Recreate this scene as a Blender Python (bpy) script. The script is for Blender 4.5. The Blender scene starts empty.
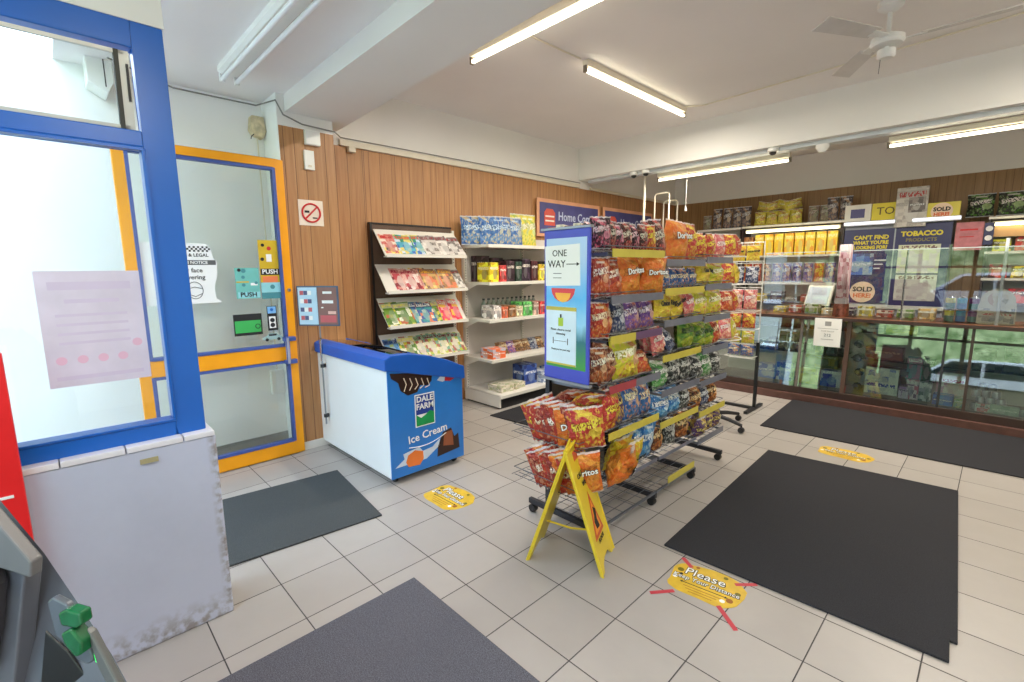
import bpy, bmesh, math, random
from mathutils import Vector, Matrix
R = math.radians
PI = math.pi
rnd = random.Random(7)
C = bpy.context.scene.collection

# ------------------------------------------------------------------ camera
FPX, YAW, PITCH, ROLL = 473.98, 2.37147, 0.149795, -0.0097416
CAM = Vector((2.0553, -1.3351, 1.5599))
fw = Vector((math.cos(PITCH)*math.cos(YAW), math.cos(PITCH)*math.sin(YAW), -math.sin(PITCH)))
r0 = Vector((math.sin(YAW), -math.cos(YAW), 0)); u0 = r0.cross(fw)
rt = r0*math.cos(ROLL) + u0*math.sin(ROLL); up = -r0*math.sin(ROLL) + u0*math.cos(ROLL)
cd = bpy.data.cameras.new('camera'); cam = bpy.data.objects.new('camera', cd); C.objects.link(cam)
m = Matrix((rt, up, -fw)).transposed().to_4x4(); m.translation = CAM
cam.matrix_world = m
cd.sensor_fit = 'HORIZONTAL'; cd.sensor_width = 36; cd.lens = FPX/1024*36; cd.clip_start = 0.02; cd.clip_end = 200
bpy.context.scene.camera = cam

def at(x, y, ax, v):
    """the point of the plane ax=v that the photograph shows at (x, y)"""
    d = fw + (x-512)/FPX*rt - (y-341)/FPX*up
    i = 'xyz'.index(ax)
    return CAM + d*((v-CAM[i])/d[i])

# ------------------------------------------------------------------ materials
def hexc(c):
    return c
def srgb(r, g, b):
    f = lambda v: (v/255/12.92) if v/255 <= 0.04045 else ((v/255+0.055)/1.055)**2.4
    return (f(r), f(g), f(b), 1)
class NT:
    def __init__(s, name):
        s.m = bpy.data.materials.new(name); s.m.use_nodes = True
        s.t = s.m.node_tree; s.b = s.t.nodes['Principled BSDF']; s.out = s.t.nodes['Material Output']
    def n(s, typ, **kw):
        x = s.t.nodes.new(typ)
        for k, v in kw.items():
            if k.startswith('_'): x.inputs[k[1:]].default_value = v
            else: setattr(x, k, v)
        return x
    def l(s, a, b): s.t.links.new(a, b)
    def math(s, op, a, b=None, c=None):
        x = s.n('ShaderNodeMath', operation=op)
        for i, v in enumerate((a, b, c)):
            if v is None: continue
            if hasattr(v, 'links'): s.l(v, x.inputs[i])
            else: x.inputs[i].default_value = v
        return x.outputs[0]
    def mix(s, f, a, b, bt='MIX'):
        x = s.n('ShaderNodeMix', data_type='RGBA', blend_type=bt)
        for i, v in ((0, f), (6, a), (7, b)):
            if hasattr(v, 'links'): s.l(v, x.inputs[i])
            else: x.inputs[i].default_value = v
        return x.outputs[2]
    def ramp(s, fac, stops, interp='LINEAR'):
        x = s.n('ShaderNodeValToRGB'); cr = x.color_ramp; cr.interpolation = interp
        while len(cr.elements) < len(stops): cr.elements.new(0.5)
        for e, (p, c) in zip(cr.elements, stops): e.position = p; e.color = c
        s.l(fac, x.inputs[0]); return x.outputs[0]
    def noise(s, vec, scale, detail=3, rough=0.5):
        x = s.n('ShaderNodeTexNoise', _Scale=scale, _Detail=detail, _Roughness=rough)
        if vec is not None: s.l(vec, x.inputs['Vector'])
        return x.outputs['Fac']
    def bump(s, h, st, dist=0.01):
        x = s.n('ShaderNodeBump', _Strength=st, _Distance=dist); s.l(h, x.inputs['Height']); s.l(x.outputs[0], s.b.inputs['Normal'])
MATS = {}
def mat(name, col, rough=0.5, metal=0.0, var=0.06, vscale=6, bump=0, bscale=60, spec=0.5, emit=None, es=0):
    """a plain surface with slight procedural mottling"""
    if name in MATS: return MATS[name]
    s = NT(name); c = srgb(*col); b = s.b
    if var:
        g = s.n('ShaderNodeTexCoord').outputs['Object']; nz = s.noise(g, vscale, 4)
        dk = tuple(x*(1-var*1.6) for x in c[:3])+(1,); lt = tuple(min(1, x*(1+var)) for x in c[:3])+(1,)
        s.l(s.ramp(nz, [(0.3, dk), (0.7, lt)]), b.inputs['Base Color'])
    else: b.inputs['Base Color'].default_value = c
    if bump:
        g = s.n('ShaderNodeTexCoord').outputs['Object']; s.bump(s.noise(g, bscale, 3), bump)
    b.inputs['Roughness'].default_value = rough; b.inputs['Metallic'].default_value = metal
    b.inputs['Specular IOR Level'].default_value = spec
    if emit:
        b.inputs['Emission Color'].default_value = srgb(*emit); b.inputs['Emission Strength'].default_value = es
    MATS[name] = s.m; return s.m
def glass(name, tint=(255, 255, 255), refl=0.06, rough=0.0, milky=0.0):
    if name in MATS: return MATS[name]
    s = NT(name); s.t.nodes.remove(s.b)
    tr = s.n('ShaderNodeBsdfTransparent'); tr.inputs[0].default_value = srgb(*tint)
    gl = s.n('ShaderNodeBsdfGlossy'); gl.inputs['Roughness'].default_value = rough
    fr = s.n('ShaderNodeFresnel'); fr.inputs[0].default_value = 1.5
    f = s.math('ADD', fr.outputs[0], refl-0.04)
    mx = s.n('ShaderNodeMixShader'); s.l(f, mx.inputs[0]); s.l(tr.outputs[0], mx.inputs[1]); s.l(gl.outputs[0], mx.inputs[2])
    o = mx.outputs[0]
    if milky:
        df = s.n('ShaderNodeBsdfDiffuse'); df.inputs[0].default_value = srgb(235, 240, 242)
        m2 = s.n('ShaderNodeMixShader'); m2.inputs[0].default_value = milky
        s.l(o, m2.inputs[1]); s.l(df.outputs[0], m2.inputs[2]); o = m2.outputs[0]
    s.l(o, s.out.inputs[0]); MATS[name] = s.m; return s.m

def mat_tiles():
    s = NT('floor_tiles'); T = 0.33
    sep = s.n('ShaderNodeSeparateXYZ'); g = s.n('ShaderNodeNewGeometry'); s.l(g.outputs['Position'], sep.inputs[0])
    ed = []; ids = []
    for a in (0, 1):
        q = s.math('DIVIDE', sep.outputs[a], T)
        fr = s.math('FRACT', s.math('ADD', q, 100.0)); ids.append(s.math('FLOOR', s.math('ADD', q, 100.0)))
        d = s.math('MINIMUM', fr, s.math('SUBTRACT', 1.0, fr)); ed.append(d)
    e = s.math('MINIMUM', ed[0], ed[1])
    grout = s.math('LESS_THAN', e, 0.0075)
    cmb = s.n('ShaderNodeCombineXYZ'); s.l(ids[0], cmb.inputs[0]); s.l(ids[1], cmb.inputs[1])
    wn = s.n('ShaderNodeTexWhiteNoise', noise_dimensions='3D'); s.l(cmb.outputs[0], wn.inputs[0])
    base = s.ramp(wn.outputs[0], [(0, srgb(163, 157, 152)), (1, srgb(175, 169, 164))])
    nz = s.noise(g.outputs['Position'], 3.5, 5, 0.6)
    c = s.mix(s.ramp(nz, [(0.35, (0.22,)*3+(1,)), (0.7, (0,)*3+(1,))]), base, srgb(146, 139, 133))
    col = s.mix(grout, c, srgb(62, 60, 60))
    s.l(col, s.b.inputs['Base Color'])
    s.l(s.math('ADD', s.math('MULTIPLY', grout, 0.5), 0.33), s.b.inputs['Roughness'])
    s.bump(s.math('MINIMUM', s.math('MULTIPLY', e, 60.0), 1.0), 0.25, 0.004)
    return s.m
def mat_wood(name, axis, w=0.17, cols=((166, 116, 72), (194, 144, 96))):
    """vertical timber boards with grooves; axis = the horizontal coordinate that runs along the wall"""
    s = NT(name); g = s.n('ShaderNodeNewGeometry'); sep = s.n('ShaderNodeSeparateXYZ'); s.l(g.outputs['Position'], sep.inputs[0])
    q = s.math('DIVIDE', s.math('ADD', sep.outputs[axis], 50.0), w)
    fr = s.math('FRACT', q); idn = s.math('FLOOR', q)
    # uneven second groove inside some boards
    e = s.math('MINIMUM', fr, s.math('SUBTRACT', 1.0, fr))
    wn = s.n('ShaderNodeTexWhiteNoise', noise_dimensions='1D'); s.l(idn, wn.inputs['W'])
    off = s.math('ABSOLUTE', s.math('SUBTRACT', fr, s.math('ADD', s.math('MULTIPLY', wn.outputs[0], 0.9), 0.3)))
    e = s.math('MINIMUM', e, off)
    mp = s.n('ShaderNodeCombineXYZ'); s.l(s.math('MULTIPLY', sep.outputs[axis], 28.0), mp.inputs[0]); s.l(s.math('MULTIPLY', sep.outputs[2], 1.3), mp.inputs[1]); s.l(idn, mp.inputs[2])
    nz = s.noise(mp.outputs[0], 1.4, 5, 0.62)
    base = s.ramp(nz, [(0.3, srgb(*cols[0])), (0.72, srgb(*cols[1]))])
    base = s.mix(s.math('MULTIPLY', wn.outputs[0], 0.20), base, srgb(*[int(v*0.72) for v in cols[0]]))
    gr = s.math('LESS_THAN', e, 0.014)
    s.l(s.mix(gr, base, srgb(112, 76, 48)), s.b.inputs['Base Color'])
    s.b.inputs['Roughness'].default_value = 0.45
    s.bump(s.math('MINIMUM', s.math('MULTIPLY', e, 20.0), 1.0), 0.4, 0.004)
    return s.m
def mat_mat(name, c1, c2):
    s = NT(name); g = s.n('ShaderNodeTexCoord').outputs['Object']
    nz = s.noise(g, 260, 2, 0.8); big = s.noise(g, 2.5, 3)
    c = s.ramp(nz, [(0.35, srgb(*c1)), (0.7, srgb(*c2))])
    c = s.mix(s.math('MULTIPLY', big, 0.35), c, srgb(*c1))
    s.l(c, s.b.inputs['Base Color']); s.b.inputs['Roughness'].default_value = 0.95; s.b.inputs['Specular IOR Level'].default_value = 0.15
    s.bump(nz, 0.6, 0.004); return s.m
def pack(name, base, c2, c3, band=(250, 250, 250), by=0.62, bh=0.09, food=0.36, rough=0.28):
    mu = lambda c: tuple(int(min(255, 0.92*(v*0.92+0.08*sum(c)/3)+6)) for v in c)
    base, c2, c3, band = mu(base), mu(c2), mu(c3), mu(band)
    """foil packet: body colour, wavy name flash, picture of the contents in the lower part, crinkled film"""
    if name in MATS: return MATS[name]
    s = NT(name); uv = s.n('ShaderNodeTexCoord').outputs['UV']; sep = s.n('ShaderNodeSeparateXYZ'); s.l(uv, sep.inputs[0])
    u, v = sep.outputs[0], sep.outputs[1]
    nz = s.noise(uv, 3.0, 2)
    col = s.mix(s.ramp(s.noise(uv, 5, 3), [(0.4, (0, 0, 0, 1)), (0.62, (0.75,)*3+(1,))]), srgb(*base), srgb(*c2))
    du = s.math('POWER', s.math('DIVIDE', s.math('SUBTRACT', u, 0.5), 0.46), 2.0)
    dv = s.math('POWER', s.math('DIVIDE', s.math('SUBTRACT', v, food*0.62), food*0.5), 2.0)
    ell = s.math('LESS_THAN', s.math('ADD', s.math('ADD', du, dv), s.math('MULTIPLY', nz, 0.8)), 1.25)
    vo = s.n('ShaderNodeTexVoronoi', _Scale=9.0); s.l(uv, vo.inputs['Vector'])
    fc = s.mix(s.ramp(vo.outputs['Distance'], [(0.1, (0, 0, 0, 1)), (0.5, (1, 1, 1, 1))]), srgb(*c3), srgb(*c2))
    col = s.mix(ell, col, fc)
    wv = s.math('ADD', by, s.math('MULTIPLY', s.math('SUBTRACT', u, 0.5), 0.12))
    bd = s.math('LESS_THAN', s.math('ABSOLUTE', s.math('SUBTRACT', v, wv)), bh)
    inb = s.math('LESS_THAN', s.math('ABSOLUTE', s.math('SUBTRACT', u, 0.5)), 0.40)
    oi = s.n('ShaderNodeObjectInfo'); rr_ = oi.outputs['Random']
    cb = s.n('ShaderNodeCombineXYZ'); s.l(s.math('MULTIPLY', u, 24.0), cb.inputs[0]); s.l(s.math('MULTIPLY', v, 15.0), cb.inputs[1]); s.l(s.math('MULTIPLY', rr_, 20.0), cb.inputs[2])
    lt = s.math('GREATER_THAN', s.noise(cb.outputs[0], 1.0, 1), 0.47)
    # slanting coloured flash across the upper half and a second picture blob
    sw = s.math('LESS_THAN', s.math('ABSOLUTE', s.math('SUBTRACT', s.math('ADD', v, s.math('MULTIPLY', u, 0.5)), s.math('ADD', 1.02, s.math('MULTIPLY', rr_, 0.2)))), 0.07)
    col = s.mix(s.math('MULTIPLY', sw, 0.7), col, srgb(*c3))
    d2 = s.math('POWER', s.math('DIVIDE', s.math('SUBTRACT', u, 0.74), 0.2), 2.0); d3 = s.math('POWER', s.math('DIVIDE', s.math('SUBTRACT', v, 0.44), 0.13), 2.0)
    e2 = s.math('LESS_THAN', s.math('ADD', s.math('ADD', d2, d3), s.math('MULTIPLY', nz, 0.6)), 1.2)
    col = s.mix(s.math('MULTIPLY', e2, 0.8), col, srgb(*[min(255, int(q*0.5+q2*0.5)) for q, q2 in zip(c3, band)]))
    dk = s.mix(s.math('MULTIPLY', bd, inb), col, srgb(*[int(q*0.55) for q in base]))
    col = s.mix(0.55, col, dk)
    col = s.mix(s.math('MULTIPLY', s.math('MULTIPLY', bd, inb), lt), col, srgb(*band))
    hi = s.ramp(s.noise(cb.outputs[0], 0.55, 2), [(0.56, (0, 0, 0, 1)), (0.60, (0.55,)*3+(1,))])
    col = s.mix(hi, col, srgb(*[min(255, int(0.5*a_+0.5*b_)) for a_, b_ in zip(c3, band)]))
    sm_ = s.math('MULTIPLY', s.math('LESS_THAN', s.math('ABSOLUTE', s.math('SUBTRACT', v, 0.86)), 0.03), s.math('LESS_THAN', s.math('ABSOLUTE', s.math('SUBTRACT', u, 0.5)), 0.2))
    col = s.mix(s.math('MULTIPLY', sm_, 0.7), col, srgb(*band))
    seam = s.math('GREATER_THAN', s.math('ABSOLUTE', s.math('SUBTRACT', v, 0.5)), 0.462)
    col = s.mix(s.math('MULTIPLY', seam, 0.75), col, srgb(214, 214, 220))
    s.l(col, s.b.inputs['Base Color']); s.b.inputs['Roughness'].default_value = rough
    s.b.inputs['Metallic'].default_value = 0.12
    s.bump(s.noise(uv, 6, 3, 0.6), 0.9, 0.035)
    MATS[name] = s.m; return s.m
def art(name, cols, nx=5, ny=7, title=(240, 240, 240), tb=0.8, rough=0.35, paper=None):
    """printed carton or cover: blocks of picture colour, a title line and small print"""
    if name in MATS: return MATS[name]
    s = NT(name); tc = s.n('ShaderNodeTexCoord'); uv = tc.outputs['UV']; oi = s.n('ShaderNodeObjectInfo')
    sep = s.n('ShaderNodeSeparateXYZ'); s.l(uv, sep.inputs[0]); u, v = sep.outputs[0], sep.outputs[1]
    du = s.noise(uv, 4, 3); 
    uu = s.math('FLOOR', s.math('ADD', s.math('MULTIPLY', u, float(nx)), s.math('MULTIPLY', du, 0.9)))
    vv = s.math('FLOOR', s.math('ADD', s.math('MULTIPLY', v, float(ny)), s.math('MULTIPLY', du, 1.1)))
    cb = s.n('ShaderNodeCombineXYZ'); s.l(uu, cb.inputs[0]); s.l(vv, cb.inputs[1]); s.l(s.math('MULTIPLY', oi.outputs['Random'], 30.0), cb.inputs[2])
    wn = s.n('ShaderNodeTexWhiteNoise', noise_dimensions='3D'); s.l(cb.outputs[0], wn.inputs[0])
    n = len(cols)
    col = s.ramp(wn.outputs[0], [(i/n, srgb(*c)) for i, c in enumerate(cols)], 'CONSTANT')
    fine = s.noise(uv, 22, 2)
    col = s.mix(s.ramp(fine, [(0.45, (0, 0, 0, 1)), (0.6, (0.45,)*3+(1,))]), col, srgb(*cols[0]))
    d2 = s.math('POWER', s.math('DIVIDE', s.math('SUBTRACT', u, s.math('ADD', 0.35, s.math('MULTIPLY', oi.outputs['Random'], 0.3))), 0.22), 2.0); d3 = s.math('POWER', s.math('DIVIDE', s.math('SUBTRACT', v, 0.4), 0.3), 2.0)
    fg = s.math('LESS_THAN', s.math('ADD', s.math('ADD', d2, d3), s.math('MULTIPLY', du, 1.2)), 1.4)
    col = s.mix(s.math('MULTIPLY', fg, 0.75), col, srgb(*[int(q*0.55+90) for q in cols[min(1, n-1)]]))
    hd = s.math('LESS_THAN', s.math('ABSOLUTE', s.math('SUBTRACT', v, tb)), 0.1)
    col = s.mix(s.math('MULTIPLY', hd, 0.6), col, srgb(*cols[-1]))
    tt = s.math('LESS_THAN', s.math('ABSOLUTE', s.math('SUBTRACT', v, tb)), 0.065)
    cb2 = s.n('ShaderNodeCombineXYZ'); s.l(s.math('MULTIPLY', u, 20.0), cb2.inputs[0]); s.l(s.math('MULTIPLY', v, 12.0), cb2.inputs[1]); s.l(s.math('MULTIPLY', oi.outputs['Random'], 9.0), cb2.inputs[2])
    tl = s.math('GREATER_THAN', s.noise(cb2.outputs[0], 1.0, 1), 0.48)
    inb = s.math('LESS_THAN', s.math('ABSOLUTE', s.math('SUBTRACT', u, 0.5)), 0.42)
    col = s.mix(s.math('MULTIPLY', s.math('MULTIPLY', tt, tl), inb), col, srgb(*title))
    s.l(col, s.b.inputs['Base Color']); s.b.inputs['Roughness'].default_value = rough
    MATS[name] = s.m; return s.m
def emi(name, col, st):
    if name in MATS: return MATS[name]
    s = NT(name); s.b.inputs['Base Color'].default_value = srgb(*col)
    s.b.inputs['Emission Color'].default_value = srgb(*col); s.b.inputs['Emission Strength'].default_value = st
    MATS[name] = s.m; return s.m

M_white = mat('white_paint', (232, 230, 226), 0.6, var=0.02, vscale=1.3)
M_ceil = mat('ceiling_paint', (236, 232, 230), 0.7, var=0.03, vscale=0.8, bump=0.05, bscale=25)
M_cream = mat('cream_metal', (222, 214, 196), 0.4, var=0.03)
M_plastic_w = mat('white_plastic', (236, 236, 232), 0.35, var=0.01)
M_shelf = mat('shelf_enamel', (226, 222, 214), 0.4, var=0.03, vscale=3)
M_blue = mat('blue_frame_paint', (16, 96, 188), 0.32, var=0.04, vscale=2)
M_bead = mat('door_bead_blue', (66, 88, 158), 0.4)
M_yel = mat('yellow_door_paint', (250, 164, 10), 0.35, var=0.04)
M_black = mat('black_plastic', (26, 26, 28), 0.4)
M_dark = mat('dark_metal', (58, 58, 64), 0.4, 0.5)
M_wire = mat('wire_grey', (120, 124, 134), 0.35, 0.7)
M_wirew = mat('wire_white', (226, 226, 222), 0.35)
M_chrome = mat('chrome', (200, 202, 206), 0.2, 0.9, var=0)
M_steel = mat('brushed_grey', (150, 154, 162), 0.4, 0.6)
M_paper = mat('white_paper', (240, 240, 240), 0.7, var=0.01)
M_ink = mat('black_ink', (28, 28, 32), 0.7, var=0)
M_red = mat('red_ink', (206, 38, 42), 0.5, var=0.02)
M_yink = mat('yellow_ink', (240, 210, 30), 0.5, var=0.02)
M_brown = mat('brown_laminate', (84, 60, 50), 0.35, var=0.15, vscale=9)
M_brownd = mat('dark_brown_trim', (62, 44, 40), 0.4, var=0.1)
M_strip_y = mat('yellow_label_strip', (198, 184, 74), 0.4, var=0.05, vscale=12)
M_strip_g = mat('grey_label_strip', (112, 114, 128), 0.35, var=0.08, vscale=12)
M_strip_r = mat('red_label_strip', (160, 62, 70), 0.4, var=0.08, vscale=12)
M_glass = glass('clear_glass', (252, 255, 254), 0.045)
M_glassg = glass('display_glass', (244, 252, 248), 0.14)
M_persp = glass('perspex', (250, 252, 252), 0.08)
M_tube_on = emi('lit_tube', (255, 244, 214), 9.0)
M_tube_off = mat('unlit_tube', (236, 238, 240), 0.3, var=0)
M_wood_y = mat_wood('timber_boards_side', 1)
M_wood_x = mat_wood('timber_boards_back', 0, cols=((138, 104, 66), (164, 126, 84)))
M_tile = mat_tiles()
M_matd = mat_mat('mat_charcoal', (44, 44, 48), (74, 74, 80))
M_matg = mat_mat('mat_grey_black', (42, 42, 46), (64, 64, 68))

# ------------------------------------------------------------------ mesh helper
class MB:
    def __init__(s): s.v = []; s.f = []; s.mi = []; s.uv = []; s.mats = []
    def _m(s, m):
        if m not in s.mats: s.mats.append(m)
        return s.mats.index(m)
    def face(s, pts, m, uv=None):
        b = len(s.v); s.v += [tuple(p) for p in pts]; s.f.append(tuple(range(b, b+len(pts)))); s.mi.append(s._m(m))
        s.uv.append(uv or ([(0, 0), (1, 0), (1, 1), (0, 1)] if len(pts) == 4 else [(0.5+0.5*math.cos(2*PI*i/len(pts)), 0.5+0.5*math.sin(2*PI*i/len(pts))) for i in range(len(pts))]))
    def box(s, x0, x1, y0, y1, z0, z1, m, M=None):
        s.hexa([(x0, y0, z0), (x1, y0, z0), (x1, y1, z0), (x0, y1, z0), (x0, y0, z1), (x1, y0, z1), (x1, y1, z1), (x0, y1, z1)], m, M)
    def hexa(s, p, m, M=None):
        p = [Vector(q) for q in p]
        if M: p = [M @ q for q in p]
        b = len(s.v); s.v += [tuple(q) for q in p]; k = s._m(m)
        for f in ((0, 1, 5, 4), (1, 2, 6, 5), (2, 3, 7, 6), (3, 0, 4, 7), (4, 5, 6, 7), (3, 2, 1, 0)):
            s.f.append(tuple(b+i for i in f)); s.mi.append(k); s.uv.append([(0, 0), (1, 0), (1, 1), (0, 1)])
    def prism(s, prof, fn, a, b, m, cap=True):
        """extrude closed profile [(p,q)..] with fn(p,q,t) from t=a to t=b"""
        n = len(prof); A = [fn(p, q, a) for p, q in prof]; B = [fn(p, q, b) for p, q in prof]
        for i in range(n):
            j = (i+1) % n; s.face([A[i], A[j], B[j], B[i]], m)
        if cap: s.face(A[::-1], m); s.face(B, m)
    def tube(s, pts, r, m, n=8, closed=False, r2=None):
        pts = [Vector(p) for p in pts]; k = s._m(m); rings = []
        N = len(pts)
        prevn = None
        for i, p in enumerate(pts):
            if closed: d = pts[(i+1) % N]-pts[i-1]
            else: d = pts[min(i+1, N-1)]-pts[max(i-1, 0)]
            if d.length < 1e-9: d = Vector((0, 0, 1))
            d.normalize()
            a = prevn if prevn is not None else (Vector((0, 0, 1)) if abs(d.z) < 0.9 else Vector((1, 0, 0)))
            a = (a - d*a.dot(d)).normalized(); prevn = a; c = d.cross(a)
            rr = r if r2 is None else r+(r2-r)*i/(N-1)
            b = len(s.v); s.v += [tuple(p + (a*math.cos(2*PI*t/n)+c*math.sin(2*PI*t/n))*rr) for t in range(n)]; rings.append(b)
        for i in range(N if closed else N-1):
            a, b = rings[i], rings[(i+1) % N]
            for t in range(n):
                u = (t+1) % n; s.f.append((a+t, a+u, b+u, b+t)); s.mi.append(k); s.uv.append([(0, 0), (1, 0), (1, 1), (0, 1)])
        if not closed:
            s.f.append(tuple(rings[0]+t for t in range(n))[::-1]); s.mi.append(k); s.uv.append([(0, 0)]*n)
            s.f.append(tuple(rings[-1]+t for t in range(n))); s.mi.append(k); s.uv.append([(0, 0)]*n)
    def lathe(s, prof, c, m, n=20, ax='z'):
        """prof [(r, h)] around an axis through c"""
        k = s._m(m); c = Vector(c); rings = []
        def P(r, h, t):
            a, b = r*math.cos(t), r*math.sin(t)
            return c + (Vector((a, b, h)) if ax == 'z' else Vector((h, a, b)) if ax == 'x' else Vector((a, h, b)))
        for r, h in prof:
            b = len(s.v); s.v += [tuple(P(max(r, 1e-4), h, 2*PI*t/n)) for t in range(n)]; rings.append(b)
        for i in range(len(prof)-1):
            a, b = rings[i], rings[i+1]
            for t in range(n):
                u = (t+1) % n; s.f.append((a+t, a+u, b+u, b+t)); s.mi.append(k)
                s.uv.append([(t/n, i/len(prof)), ((t+1)/n, i/len(prof)), ((t+1)/n, (i+1)/len(prof)), (t/n, (i+1)/len(prof))])
    def cyl(s, c, r, h, m, n=20, ax='z'):
        s.lathe([(0, 0), (r, 0), (r, h), (0, h)], c, m, n, ax)
    def mesh(s, name, smooth=False, bevel=0, seg=2):
        me = bpy.data.meshes.new(name); me.from_pydata(s.v, [], s.f)
        for q in s.mats: me.materials.append(q)
        ul = me.uv_layers.new(name='UVMap'); i = 0
        for p, k, u in zip(me.polygons, s.mi, s.uv):
            p.material_index = k
            for c in u: ul.data[i].uv = c; i += 1
        bm = bmesh.new(); bm.from_mesh(me)
        if bevel:
            bmesh.ops.remove_doubles(bm, verts=bm.verts, dist=1e-6)
            es = [e for e in bm.edges if len(e.link_faces) == 2 and e.calc_face_angle(0) > 0.6]
            bmesh.ops.bevel(bm, geom=es, offset=bevel, segments=seg, affect='EDGES', profile=0.5, clamp_overlap=True)
        bmesh.ops.recalc_face_normals(bm, faces=bm.faces)
        bm.to_mesh(me); bm.free()
        if smooth:
            for p in me.polygons: p.use_smooth = True
            try: me.set_sharp_from_angle(angle=R(40))
            except Exception: pass
        me.validate(); return me
    def obj(s, name, parent=None, loc=None, rot=None, smooth=False, bevel=0, seg=2):
        o = bpy.data.objects.new(name, s.mesh(name, smooth, bevel, seg)); C.objects.link(o)
        if loc is not None: o.location = loc
        if rot is not None: o.rotation_euler = rot
        if parent: o.parent = parent
        return o
SEEN = {}
def tag(o, label, cat, group=None, kind=None):
    n = len(label.split()); assert 4 <= n <= 16, (n, label)
    if label in SEEN and not (group and SEEN[label] == group): print('DUPLABEL', label)
    SEEN[label] = group
    o['label'] = label; o['category'] = cat
    if group: o['group'] = group
    if kind: o['kind'] = kind
    return o
def struct(o, label=None):
    o['kind'] = 'structure'
    if label: o['label'] = label
    return o
def thing(name, label, cat, loc=(0, 0, 0), rz=0, group=None, rot=None):
    o = bpy.data.objects.new(name, None); C.objects.link(o); o.location = loc
    o.rotation_euler = rot if rot else (0, 0, rz); o.empty_display_size = 0.1
    return tag(o, label, cat, group)
def copy_tree(src, loc, rot, label, group, scale=None):
    o = src.copy(); C.objects.link(o); o.location = loc; o.rotation_euler = rot
    if scale: o.scale = scale
    for ch in src.children:
        c = ch.copy(); C.objects.link(c); c.parent = o; c.matrix_parent_inverse = ch.matrix_parent_inverse
        for g in ch.children:
            d = g.copy(); C.objects.link(d); d.parent = c
    n = len(label.split()); assert 4 <= n <= 16, (n, label)
    if label in SEEN: print('DUPLABEL', label)
    SEEN[label] = group; o['label'] = label; o['group'] = group
    return o
def text(s, size, m, parent, loc, rot, name='lettering', ext=0.0006, align='CENTER', bold=0.0, sx=1.0):
    cu = bpy.data.curves.new(name, 'FONT'); cu.body = s; cu.size = size; cu.extrude = ext; cu.align_x = align; cu.align_y = 'CENTER'
    cu.offset = bold; cu.resolution_u = 2
    t = bpy.data.objects.new('t', cu); C.objects.link(t)
    dg = bpy.context.evaluated_depsgraph_get(); me = bpy.data.meshes.new_from_object(t.evaluated_get(dg)); 
    bpy.data.objects.remove(t); bpy.data.curves.remove(cu)
    me.materials.clear(); me.materials.append(m)
    if sx != 1:
        for v in me.vertices: v.co.x *= sx
    o = bpy.data.objects.new(name, me); C.objects.link(o); o.parent = parent; o.location = loc; o.rotation_euler = rot
    return o
FX = (PI/2, 0, PI/2)     # reads on a surface facing +x
FY = (PI/2, 0, 0)        # reads on a surface facing -y
FZ = (0, 0, 0)           # reads on the floor, top towards +y
ORD = ['first', 'second', 'third', 'fourth', 'fifth', 'sixth', 'seventh', 'eighth', 'ninth', 'tenth', 'eleventh', 'twelfth', 'thirteenth', 'fourteenth']

WX = -2.40      # timber side wall
CZ = 3.27
# ------------------------------------------------------------------ SETTING
b = MB(); b.box(-2.6, 4.3, -2.42, 7.4, -0.1, 0, M_tile); struct(b.obj('floor'))
b = MB(); b.box(-2.5, 4.3, 0.2, 7.4, CZ, CZ+0.1, M_ceil); struct(b.obj('ceiling'))
b = MB(); b.box(-2.6, 4.3, -1.15, 0.2, 2.96, 3.06, M_ceil); b.box(-0.55, 4.3, -2.42, -1.15, 2.96, 3.06, M_ceil); struct(b.obj('ceiling_entrance'))
b = MB(); b.hexa([(WX-0.02, 0.185, 2.83), (4.3, 0.05, 2.83), (4.3, 0.36, 2.83), (WX-0.02, 0.725, 2.83), (WX-0.02, 0.185, 3.4), (4.3, 0.05, 3.4), (4.3, 0.36, 3.4), (WX-0.02, 0.725, 3.4)], M_white); struct(b.obj('beam_1'))
b = MB(); b.box(WX-0.02, 4.3, 4.37, 4.63, 2.83, 3.4, M_white); struct(b.obj('beam_2'))
M_lob = mat('lobby_paint', (244, 245, 243), 0.6, var=0.02, vscale=2)
# side wall: timber boards below, paint above
b = MB(); b.box(-2.6, WX, 0.5, 7.4, 0, 2.72, M_wood_y); b.box(-2.6, WX, 0.5, 7.4, 2.72, 3.4, M_white); struct(b.obj('wall_left'))
b = MB(); b.box(-2.4, 4.3, 7.28, 7.4, 0, 2.72, M_wood_x); b.box(-2.4, 4.3, 7.28, 7.4, 2.72, 3.4, M_white); struct(b.obj('wall_back'))
b = MB(); b.box(-2.6, -2.1, 0.12, 0.57, 0, 2.72, M_wood_y); b.box(-2.6, -2.1, 0.12, 0.57, 2.72, 2.83, M_white); b.box(-2.6, -2.1, 0.12, 0.19, 2.83, 2.96, M_white); b.box(-2.7, -2.41, 0.12, 0.8, 2.72, 3.4, M_white); b.box(-2.45, -2.101, 0.114, 0.12, 0, 2.96, M_lob); struct(b.obj('wall_pier'))
b = MB(); b.box(-2.6, -2.45, -6.0, 0.12, 0, 2.96, M_lob); struct(b.obj('wall_entrance'))
b = MB(); b.box(4.3, 4.4, -2.42, 7.4, 0, 3.4, M_white); struct(b.obj('wall_right'))
# skirting behind the door and along the side wall
b = MB(); b.box(-2.45, -2.436, -0.95, 0.12, 0, 0.1, mat('grey_skirting', (150, 150, 148), 0.5)); struct(b.obj('baseboard_entrance'))
b = MB(); b.box(-2.1, -2.088, 0.13, 0.57, 0, 0.07, M_shelf); struct(b.obj('baseboard_pier'))
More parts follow.
